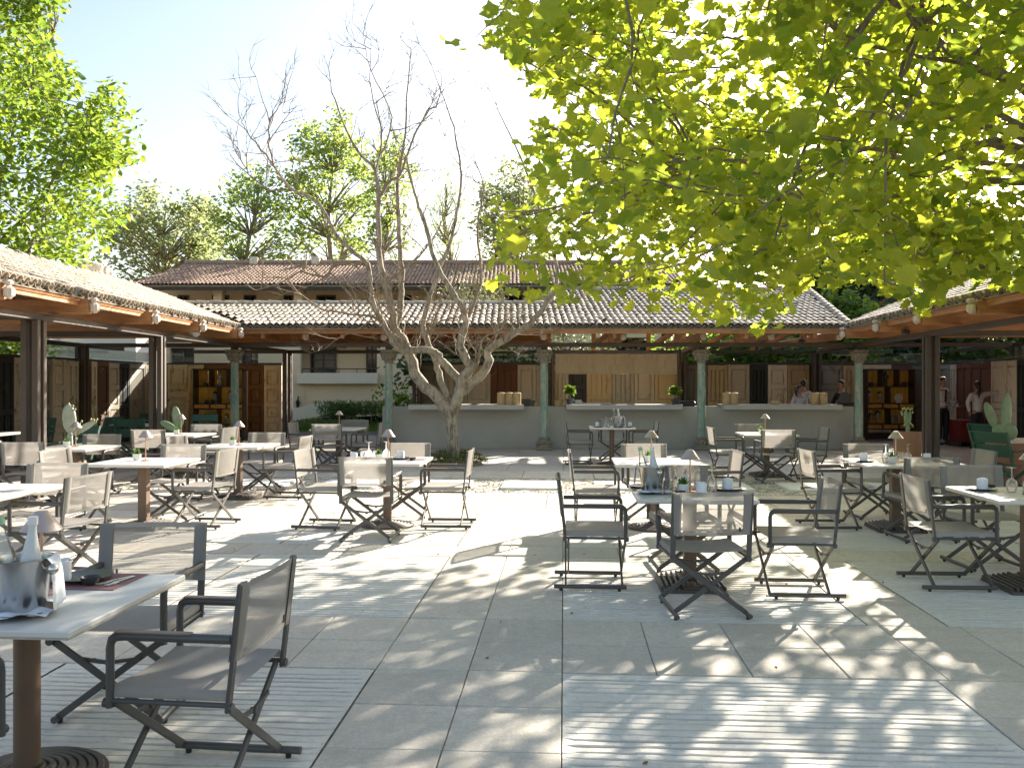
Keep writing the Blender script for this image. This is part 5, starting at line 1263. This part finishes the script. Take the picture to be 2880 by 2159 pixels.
cactus('tall sunlit whitish prickly pear beside the lamp table', (-6.62, 12.75, 0), [((0, 0, .42), .50, .10, .07, 0, .03, 0), ((.02, 0, .86), .44, .19, .06, .05, -.06, .5), ((.05, 0, .84), .38, .10, .05, 0, 1.0, .3), ((-.02, 0, .50), .2, .07, .05, 0, .5, .2)], (.24, .45),
  [(.0, 0, 1.30), (.06, .0, 1.27), (.09, 0, 1.22), (.36, .02, 1.06), (.39, .02, 1.03), (.33, 0, 1.07), (.16, 0, 1.0), (.19, 0, 1.04), (.12, 0, .86), (.15, 0, .88), (.11, 0, .78), (.42, 0, 1.07)], 'cactus_sunlit')
cactus('grey green prickly pear with arched pads behind a lamp', (-6.1, 15.5, 0), [((0, 0, .4), .42, .12, .07, 0, .1, 0), ((.03, 0, .80), .40, .15, .06, 0, -.12, .3), ((.02, 0, .74), .34, .14, .06, 0, -1.0, .2), ((.05, 0, .78), .28, .12, .05, 0, .25, -.3)], (.22, .42))
cactus('slim budding cactus in a huge terracotta pot beside the amber shelf', (6.49, 14.0, 0), [((0, 0, .72), .22, .07, .06, 0, .02, 0), ((-.01, 0, .90), .27, .08, .05, 0, -.10, .2), ((.02, 0, .91), .25, .07, .05, 0, .13, .6)], (.215, .82),
  [(-.08, 0, 1.19), (-.05, 0, 1.20), (-.02, 0, 1.18), (-.10, 0, 1.14), (-.09, 0, 1.10), (.04, 0, 1.18), (.07, 0, 1.19), (.08, 0, 1.13), (.05, 0, .95), (.08, 0, .92), (-.05, 0, .93), (.01, 0, 1.20)])
cactus('prickly pear with two big flat green pads among green armchairs', (7.55, 13.05, .0), [((-.02, .1, .80), .20, .22, .07, 0, -.25, 0), ((-.10, .1, .92), .44, .17, .05, 0, -.42, .2), ((.05, .1, .84), .62, .22, .05, 0, .06, .3), ((.08, .1, .72), .28, .30, .08, 0, .1, 0)], (.28, .72))

# ------------------------------------------------------------------ on the bar counter
def steamer(x, y, z, n, label):
    t = thing('steamer_stack', label, 'bamboo steamer', (x, y, z), 0, 'stacked bamboo steamers on the bar')
    h = .052
    for i in range(n):
        o = MB().lathe([(.098, 0), (.100, .003), (.100, h - .004), (.097, h - .002), (.001, h - .006)], 24).build('tray', M['bamboo'], t, (0, 0, i * h), smooth=35)
        MB().lathe([(.1015, .004), (.1015, .016), (.0995, .016)], 24).build('band', M['bamboo_dark'], o, smooth=35)
    MB().lathe([(.102, 0), (.102, .018), (.09, .026), (.03, .034), (.001, .034)], 24).build('lid', M['bamboo'], t, (0, 0, n * h), smooth=35)
LZ = 1.099; BY = 20.95
for px, n, e in ((1409.5, 5, 'bamboo steamer stack on the ledge toward the bare tree'), (1432, 5, 'middle bamboo steamer stack of three on the first ledge'), (1454, 5, 'bamboo steamer stack of three beside dark bins'),
  (2043.5, 5, 'taller bamboo steamer stack beside the green column'), (2064, 5, 'bamboo steamer stack with straw lid near ledge rail'), (2291.5, 5, 'bamboo steamer stack beside the seated waitress'), (2315, 5, 'bamboo steamer stack facing the man in black'), (2181, 1, 'single low bamboo steamer at the middle of last ledge')):
    steamer(PX(px, BY), BY, LZ, n, e)
def bonsai(px, label, seed):
    r = np.random.RandomState(seed); n = 420; d = r.normal(size=(n, 3)); d /= np.linalg.norm(d, axis=1)[:, None]
    t = leafy('potted_bush', label, 'potted plant', (PX(px, BY), BY, LZ), d * np.array([.13, .13, .12]) * r.uniform(.3, 1.1, (n, 1)) + np.array([0, 0, .34]), .06, 'oval', 'hedgeleaf', seed, 'small potted bushes on the bar ledge')
    MB().tube([(0, 0, .1), (.01, 0, .2), (0, 0, .32)], [.02, .016, .01], 6).build('stem', M['bark_dark'], t); MB().lathe([(.065, 0), (.09, .12), (.098, .13), (.098, .145), (.085, .145), (.001, .12)], 16).build('pot', M['bluepot'], t, smooth=40)
bonsai(1603, 'round potted bush in slate pot before the blackish door', 31); bonsai(1898, 'round potted bush in slate pot near the green column', 32)
b = MB().box((0, 0, .09), (.22, .22, .18), None, 1.15).build('bin', M['black'], None, (PX(1477, 21.3), 21.3, 1.05), label='black bin on the counter beside bamboo steamers', cat='bin')
b = MB(); b.box((0, 0, .07), (.17, .2, .14), (0, .18, 0), 1.2); b.build('bin', M['darkgrey'], None, (PX(1493, 21.3), 21.3, 1.06), label='tilted dark grey bin on the counter beside the column', cat='bin')
MB().lathe([(.10, 0), (.105, .15), (.098, .15), (.001, .13)], 18).build('tub', mat('straw tub', (.46, .33, .17), .7), None, (PX(1571, 21.3), 21.3, 1.05), smooth=40, label='straw coloured tub on the counter behind second column', cat='tub')
for i, (px, w, z) in enumerate(((1625, .20, 0), (1628, .18, .035), (1624, .19, .07))): MB().rbox((0, 0, .017), (w, .16, .033), .003).build('menu_pad', M['paper'], None, (PX(px, 21.35), 21.35, LZ + .0 + z), label=('bottom', 'middle', 'top')[i] + ' pad of the pale paper pile behind the potted bush', cat='paper pad')
MB().rbox((0, 0, .02), (1.0, .3, .02), .004).build('tray', M['paper'], None, (PX(1660, 21.3), 21.3, LZ), label='long pale tray lying on the middle bar ledge', cat='tray')
MB().rbox((0, 0, .06), (.42, .26, .12), .03).build('card_machine', M['black'], None, (PX(1931, 21.3), 21.3, 1.05), smooth=40, label='black low box on the counter beside the green column', cat='box')
b = MB(); b.rbox((0, 0, .19), (.40, .02, .30), .008, (-.5, 0, 0)); b.bar((0, .05, 0), (0, .06, .2), .06, .02); b.rbox((0, .05, .01), (.24, .18, .02), .006)
t = b.build('till_screen', M['darkgrey'], None, (PX(2378, 21.2), 21.25, 1.05), (0), label='dark till screen tilted in front of the man in black', cat='till'); t.rotation_euler = (0, 0, -1.15)
MB().rbox((0, 0, .05), (.34, .22, .10), .03).build('card_terminal', M['black'], None, (PX(2402, 21.15), 21.2, 1.05), smooth=40, label='black device on the counter end beside the last column', cat='device')
# hanging canvas panel
b = MB().grid(lambda a, c: Vector((PX(1562, 23.5) + (PX(1904, 23.5) - PX(1562, 23.5)) * a, 23.5 + .03 * math.sin(a * 9) * (1 - c) + .015 * math.sin(a * 31), 1.6 - (1051 - 1079.5) / 2400 * 23.5 + (c * 57 / 2400 * 23.5))), 60, 8)
t = b.build('hanging_canvas', M['awning'], None, smooth=70, label='stained beige canvas panel hung above the middle of the bar', cat='canvas')
MB().tube([(PX(1556, 23.5), 23.5, 2.448), (PX(1910, 23.5), 23.5, 2.448)], .02, 8).build('rod', M['steel_dark'], t)
MB().tube([(PX(1562, 23.5), 23.5, 1.885), (PX(1904, 23.5), 23.5, 1.885)], .014, 8).build('hem_rod', M['awning'], t)

# ------------------------------------------------------------------ amber shelves with their ornaments
def shelf(label, px0, px1, Y, ph):
    x0, x1 = PX(px0, Y), PX(px1, Y); w = x1 - x0; t = thing('display_shelf', label, 'shelf', (x0, Y, .006), 0, 'amber backed display shelves'); H = 2.02; D = .38; th = .035
    f = MB()
    for x in (th / 2, w - th / 2): f.rbox((x, 0, H / 2), (th, D, H), .004)
    f.rbox((w / 2, 0, H - th / 2), (w + .03, D, th), .004); f.build('frame', M['lacquer'], t)
    rows = [1.52, 1.04, .90, .46, .32]
    for z in rows: MB().rbox((w / 2, 0, z), (w - 2 * th, D - .02, .028), .003).build('shelf_board', M['lacquer'], t)
    for k in range(5): MB().box((th + (k + .5) * (w - 2 * th) / 5, D / 2 - .012, 1.16), ((w - 2 * th) / 5 - .006, .014, 1.68)).build('back_board', M['amber'], t)
    for z0, z1, xs in ((1.53, 2.0, (1/3, 2/3)), (1.05, 1.51, (.48,)), (.91, 1.03, (1/3, 2/3)), (.47, .89, (.48,)), (.33, .45, (1/3, 2/3))):
        for q in xs: MB().box((w * q, 0, (z0 + z1) / 2), (.028, D - .04, z1 - z0)).build('divider', M['lacquer'], t)
    for z in (.97, .39):
        for q in (1/6, .5, 5/6):
            o = MB().rbox((w * q, -D / 2 + .02, z), (w / 3 - .055, .022, .10), .004).build('drawer', M['drawer'], t); MB().ball((w * q, -D / 2 + .002, z), .014, 8, 6).build('pull', M['lacquer'], o)
    MB().box((w / 2, .02, .12), (w - .1, D - .1, .18)).build('plinth', M['lacquer'], t)
    return x0, w, Y
def bust(x, y, z, h, m, label):
    t = thing('bust', label, 'ornament', (x, y, z)); b = MB(); s = h / .30
    b.lathe([(.045 * s, 0), (.04 * s, .02 * s), (.012 * s, .03 * s), (.012 * s, .09 * s), (.04 * s, .10 * s), (.06 * s, .13 * s), (.03 * s, .165 * s), (.025 * s, .18 * s)], 12); b.ball((0, 0, .23 * s), (.05 * s, .055 * s, .07 * s), 12, 8); b.ball((0, -.052 * s, .225 * s), (.010 * s, .014 * s, .018 * s), 6, 4)
    b.build('bust_body', m, t, smooth=60); q = MB(); q.ball((0, .012 * s, .25 * s), (.062 * s, .06 * s, .062 * s), 12, 8); q.ball((.03 * s, .03 * s, .20 * s), (.03 * s, .03 * s, .06 * s), 8, 6); q.build('hair', M['statue_dark'], t, smooth=60)
def figure(x, y, z, h, m, label):
    t = thing('figurine', label, 'ornament', (x, y, z)); s = h / .4; b = MB(); b.lathe([(.07 * s, 0), (.07 * s, .02 * s), (.05 * s, .03 * s), (.055 * s, .12 * s), (.045 * s, .2 * s), (.062 * s, .28 * s), (.05 * s, .32 * s), (.02 * s, .335 * s)], 12)
    b.ball((0, 0, .365 * s), (.032 * s, .034 * s, .042 * s), 10, 7); 
    for e in (-1, 1): b.tube([(e * .055 * s, 0, .30 * s), (e * .075 * s, -.02 * s, .23 * s), (e * .02 * s, -.06 * s, .20 * s)], .018 * s, 6)
    b.build('figurine_body', m, t, smooth=60)
def box_(x, y, z, s, label):
    t = thing('ornament_box', label, 'ornament', (x, y, z)); MB().rbox((0, 0, s * .4), (s, s, s * .8), s * .2).build('jar_body', M['statue_dark'], t, smooth=40); MB().lathe([(s * .3, s * .8), (s * .12, s * .9), (.001, s * .95)], 10).build('lid', M['statue_dark'], t)
x0, w, Y = shelf('black lacquer shelf with amber back behind the first turquoise column', 549, 690, 24.0, '')
figure(x0 + w * .50, Y - .03, 1.54, .40, M['statue'], 'pale standing figurine on top row of shelf behind turquoise column')
for q, z, lab in ((.23, 1.54, 'round dark jar on top row near pale figurine'), (.25, 1.06, 'round dark jar below the top row, beside bust'), (.37, 1.06, 'small dark jar close to the dark haired bust')): box_(x0 + w * q, Y - .08, z + .006, .10, lab)
bust(x0 + w * .40, Y, 1.06, .32, M['statue'], 'dark haired bust on middle row beside the divider'); bust(x0 + w * .70, Y, 1.06, .34, M['statue'], 'dark haired bust close beside the turquoise column')
for q, lab in ((.20, 'pale bust first in the row below the drawers'), (.29, 'pale bust second in the row below the drawers'), (.38, 'pale bust third in the row below the drawers'), (.62, 'small pale bust alone below the drawers near column')): bust(x0 + w * q, Y, .48, .28, M['statue'], lab)
x0, w, Y = shelf('black lacquer shelf with amber back behind the terracotta pot', 2431, 2566, 24.3, '')
figure(x0 + w * .42, Y - .05, 1.54, .42, M['statue_dark'], 'dark standing figurine on top row of shelf above cactus'); box_(x0 + w * .12, Y - .08, 1.545, .12, 'dark jar beside the dark standing figurine'); box_(x0 + w * .80, Y - .08, 1.545, .12, 'dark jar in the end bay of the top row')
bust(x0 + w * .09, Y, 1.06, .33, M['statue'], 'dark haired bust at the column end of the middle row'); bust(x0 + w * .33, Y, 1.06, .32, M['statue'], 'dark haired bust leaning beside the middle divider')
bust(x0 + w * .14, Y, .48, .28, M['statue'], 'dull small bust below the drawers near last column'); bust(x0 + w * .28, Y, .48, .34, M['statue'], 'bright faced bust below the drawers near divider')
figure(x0 + w * .58, Y, .48, .30, M['statue'], 'small pale figurine beside the lower divider'); figure(x0 + w * .72, Y, .48, .30, M['statue'], 'small pale figurine half behind the budding cactus')
t = thing('lattice_disc', 'round pierced ivory disc on stand on the amber shelf', 'ornament', (x0 + w * .69, Y - .08, 1.06)); b = MB(); c = Vector((0, 0, .145))
ring = lambda r_, k=20: [c + Vector((r_ * math.cos(2 * math.pi * i / k), 0, r_ * math.sin(2 * math.pi * i / k))) for i in range(k + 1)]
b.tube(ring(.11), .009, 6, False); b.tube(ring(.055), .007, 6, False)
for k in range(8): a = k * math.pi / 4; b.tube([c, c + Vector((.11 * math.cos(a), 0, .11 * math.sin(a)))], .006, 5)
for k in range(8): a = k * math.pi / 4 + .39; b.ball(c + Vector((.082 * math.cos(a), 0, .082 * math.sin(a))), .014, 6, 4)
b.rbox((0, 0, .012), (.15, .06, .024), .005); b.build('pierced_disc', M['napkin'], t, smooth=50)

# ------------------------------------------------------------------ red crate on a pallet
PLC = (11.72, 22.0); t = thing('pallet', 'dark wooden pallet under the dark red crate', 'pallet', (*PLC, .006), -.08)
for i in range(5): MB().rbox((0, -.32 + i * .16, .125), (.78, .12, .02), .003).build('board', M['pallet'], t)
for x in (-.33, 0, .33): MB().rbox((x, 0, .06), (.1, .74, .11), .004).build('bearer', M['pallet'], t)
t = thing('red_crate', 'dark red wooden crate standing on the pallet behind waitress', 'crate', (PLC[0], PLC[1], .142), -.08)
for i in range(4): MB().rbox((0, -.34, .07 + i * .135), (.66, .03, .125), .004).build('slat', M['red_crate'], t)
MB().box((0, .0, .27), (.62, .64, .53)).build('crate_body', M['red_crate'], t)
for x in (-.31, .31): MB().rbox((x, -.36, .27), (.05, .02, .54), .003).build('corner_post', M['red_crate'], t)
# ------------------------------------------------------------------ people
def skin_obj(name, pts, edges, rad, m, parent, root_i=0, sub=2):
    me = bpy.data.meshes.new(name); me.from_pydata([tuple(p) for p in pts], edges, []); me.materials.append(m)
    o = ob(name, me, parent); md = o.modifiers.new('skin', 'SKIN'); md.use_smooth_shade = True
    for i, r in enumerate(rad):
        sv = me.skin_vertices[0].data[i]; sv.radius = r if isinstance(r, tuple) else (r, r); sv.use_root = (i == root_i)
    sb = o.modifiers.new('sub', 'SUBSURF'); sb.levels = sb.render_levels = sub; return o
def person(label, loc, rz, h, le, lw, re, rw, lean=0, turn=0, top='shirt', hair='short', step=0, hold=None, tie=False):
    '''le/lw, re/rw: elbow and wrist of the two arms in body space (x to the person's own left when facing -y), z measured at 1.75 m'''
    t = thing('person', label, 'person', loc, rz); s = h / 1.75
    ml = Matrix.Rotation(lean, 3, 'X'); piv = Vector((0, 0, .95))
    up = lambda p: (piv + ml @ (Vector(p) - piv)) * s
    lo = lambda p: Vector(p) * s
    hd = Matrix.Rotation(turn, 3, 'Z')
    def head(p): c = Vector((0, -.005, 1.62)); return up(c + hd @ (Vector(p) - c))
    J = {}; order = []
    def j(n, p, r, par=None): J[n] = (p, r if isinstance(r, tuple) else (r, r), par); order.append(n)
    j('pelvis', lo((0, 0, .95)), (.135*s, .10*s)); j('waist', up((0, 0, 1.10)), (.118*s, .088*s), 'pelvis'); j('chest', up((0, .0, 1.29)), (.142*s, .10*s), 'waist'); j('nb', up((0, .012, 1.45)), (.065*s, .058*s), 'chest')
    j('neck', up((0, .0, 1.52)), .047*s, 'nb'); j('jaw', head((0, -.025, 1.585)), (.056*s, .062*s), 'neck'); j('brow', head((0, -.012, 1.655)), (.073*s, .085*s), 'jaw'); j('crown', head((0, .0, 1.715)), (.055*s, .065*s), 'brow')
    for q, e, w in ((1, le, lw), (-1, re, rw)):
        n = 'l' if q > 0 else 'r'
        j(n + 'sh', up((q * .175, .005, 1.405)), .058*s, 'chest'); E, Wp = up(e), up(w); j(n + 'el', E, .042*s, n + 'sh'); j(n + 'wr', Wp, .028*s, n + 'el')
        d = (Wp - E).normalized(); sd_ = d.cross(Vector((0, 0, 1)) if abs(d.z) < .8 else Vector((0, 1, 0))).normalized()
        K = Wp + d * .065 * s; j(n + 'pa', K, (.034*s, .018*s), n + 'wr')
        for k, (o_, L) in enumerate(((-.027, .062), (-.009, .074), (.009, .070), (.026, .055))):
            c = d - Vector((0, 0, .25)) if hold or abs(d.z) > .8 else d
            a = K + d * .022 * s + sd_ * o_ * s; j(f'{n}k{k}', a, .0105*s, n + 'pa'); j(f'{n}t{k}', a + c.normalized() * L * s, .0075*s, f'{n}k{k}')
        a = Wp + d * .03 * s + sd_ * .036 * s; j(n + 'th', a, .012*s, n + 'wr'); j(n + 'tt', a + (d * .75 + sd_ * .35) * .05 * s, .009*s, n + 'th')
        j(n + 'hip', lo((q * .088, 0, .90)), .092*s, 'pelvis'); f = step * q
        j(n + 'kn', lo((q * .098, -.015 + f * .5, .50)), .060*s, n + 'hip'); j(n + 'an', lo((q * .10, .02 + f, .085)), .042*s, n + 'kn'); j(n + 'toe', lo((q * .115, -.13 + f, .04)), (.042*s, .034*s), n + 'an')
    ix = {n: i for i, n in enumerate(order)}
    skin_obj('body', [J[n][0] for n in order], [(ix[J[n][2]], ix[n]) for n in order if J[n][2]], [tuple(x * (.82 if n in ('pelvis', 'waist', 'chest', 'lhip', 'rhip') else 1) for x in J[n][1]) for n in order], M['skin'], t)
    def sub(name, names, grow, m, tweak=None):
        ii = {n: i for i, n in enumerate(names)}; pts = [Vector(J[n][0]) for n in names]
        for n, p in (tweak or {}).items(): pts[ii[n]] = p
        return skin_obj(name, pts, [(ii[J[n][2]], ii[n]) for n in names if J[n][2] in ii], [tuple(x + grow * s for x in J[n][1]) for n in names], m, t)
    sub('shirt', ['pelvis', 'waist', 'chest', 'nb', 'lsh', 'lel', 'lwr', 'rsh', 'rel', 'rwr'], .014, M[top], {'nb': J['nb'][0] - (J['nb'][0] - J['chest'][0]) * .12, 'pelvis': J['pelvis'][0] - Vector((0, 0, .03 * s)), 'lwr': J['lwr'][0].lerp(J['lel'][0], .06), 'rwr': J['rwr'][0].lerp(J['rel'][0], .06)})
    sub('trousers', ['pelvis', 'waist', 'lhip', 'lkn', 'lan', 'rhip', 'rkn', 'ran'], .019, M['trousers'], {'waist': J['pelvis'][0].lerp(J['waist'][0], .45)})
    for n in 'lr': MB().ball(Vector(J[n + 'an'][0]) * .5 + Vector(J[n + 'toe'][0]) * .5 - Vector((0, .0, .02 * s)), (.05 * s, .14 * s, .046 * s), 10, 6).build('shoe', M['black'], t, smooth=60)
    b = MB(); c = head((0, .022, 1.675)); b.ball(c, (.081*s, .088*s, .085*s), 14, 9); b.ball(head((0, .05, 1.62)), (.066*s, .05*s, .07*s), 10, 7)
    b.ball(head((0, -.035, 1.728)), (.06*s, .05*s, .034*s), 10, 6)
    if hair == 'tail': b.ball(head((0, .105, 1.66)), (.035*s, .035*s, .04*s), 8, 6); b.tube([head((0, .11, 1.66)), head((-.01, .14, 1.58)), head((-.01, .135, 1.46)), head((-.02, .12, 1.30))], [.03*s, .042*s, .036*s, .008*s], 8)
    if hair == 'long': b.tube([head((.06, .05, 1.66)), head((.075, .06, 1.54)), head((.085, .03, 1.40))], [.04*s, .045*s, .015*s], 8); b.tube([head((-.06, .05, 1.66)), head((-.075, .06, 1.54)), head((-.085, .03, 1.42))], [.04*s, .04*s, .015*s], 8)
    b.build('hair', M['hair'], t, smooth=70)
    for q in (-1, 1):
        MB().ball(head((q * .030, -.082, 1.640)), (.011*s, .008*s, .006*s), 8, 5).build('eye', M['hair'], t); MB().ball(head((q * .076, .005, 1.625)), (.012*s, .022*s, .032*s), 8, 6).build('ear', M['skin'], t, smooth=60)
        MB().bar(head((q * .016, -.088, 1.660)), head((q * .045, -.080, 1.661)), .006*s, .006*s).build('eyebrow', M['hair'], t)
    MB().ball(head((0, -.096, 1.612)), (.012*s, .02*s, .022*s), 8, 6).build('nose', M['skin'], t, smooth=60)
    MB().ball(head((0, -.086, 1.572)), (.024*s, .008*s, .006*s), 8, 5).build('mouth', M['lip'], t)
    if top == 'shirt': MB().tube([up((.055, -.02, 1.47)), up((.03, -.075, 1.455)), up((0, -.098, 1.42)), up((-.03, -.075, 1.455)), up((-.055, -.02, 1.47)), up((0, .07, 1.475)), up((.055, -.02, 1.47))], .014*s, 6).build('collar', M['shirt'], t, smooth=60)
    if tie: MB().rbox(up((0, -.122, 1.28)), (.05*s, .012*s, .33*s), .004, (.06, 0, 0)).build('tie', M['tie'], t); MB().rbox(up((.075, -.118, 1.34)), (.055*s, .006*s, .014*s), .002).build('name_badge', M['black'], t)
    return t
M['lip'] = mat('lips', (.24, .09, .075), .5, var=.05)
person('waitress in white shirt pointing with outstretched arm, dark ponytail down her back', (11.40, 20.9, .006), R(190), 1.66, (.36, .10, 1.20), (.20, -.04, .96), (-.45, -.03, 1.44), (-.71, -.06, 1.51), turn=-.5, hair='tail', step=.05)
person('waiter in white shirt and dark tie carrying glassware at his waist', (11.30, 22.4, .006), R(12), 1.77, (.27, .08, 1.14), (.20, -.22, 1.05), (-.26, .06, 1.14), (-.05, -.26, 1.02), turn=.2, tie=True)
person('waitress in white shirt with reddish brown long hair behind the bar', (PX(2249, 22.0), 22.0, 0), R(14), 1.56, (.26, .02, 1.12), (.20, -.16, .98), (-.26, .02, 1.12), (-.16, -.18, .98), turn=.25, hair='long')
person('man in white shirt looking away behind the bar waitress', (PX(2259, 23.0), 23.0, 0), R(140), 1.72, (.26, .05, 1.12), (.2, -.12, 1.0), (-.26, .05, 1.12), (-.2, -.12, 1.0), turn=.3)
person('man in black shirt looking down at the till behind the bar', (PX(2371, 22.1), 22.1, 0), R(-72), 1.70, (.24, -.10, 1.14), (.14, -.34, 1.08), (-.24, -.12, 1.14), (-.12, -.36, 1.08), lean=.10, turn=.1, top='blacktop')
person('person in black bending down behind the bar beside the bare tree', (PX(1208, 22.2), 22.2, 0), R(60), 1.66, (.22, -.06, 1.10), (.16, -.2, .95), (-.22, -.06, 1.10), (-.16, -.2, .95), lean=1.0, top='blacktop')
t = thing('glass_tray', 'basket of upturned glassware carried by the waiter with tie', 'glassware', (11.30 + .06, 22.02, 1.02)); b = MB().box((0, 0, 0), (.30, .22, .02)); b.build('tray', M['steelshine'], t)
for i in range(5): MB().lathe([(.03, .01), (.04, .06), (.02, .10), (.006, .11), (.006, .15), (.03, .155)], 10, (-.11 + .055 * i, -.03 + .05 * (i % 2), 0)).build('goblet', M['glass'], t, smooth=50)
for o in (CH0,): pass
print('objects', len(bpy.data.objects), 'tris', sum(len(m.loops) - 2 * len(m.polygons) for m in bpy.data.meshes))
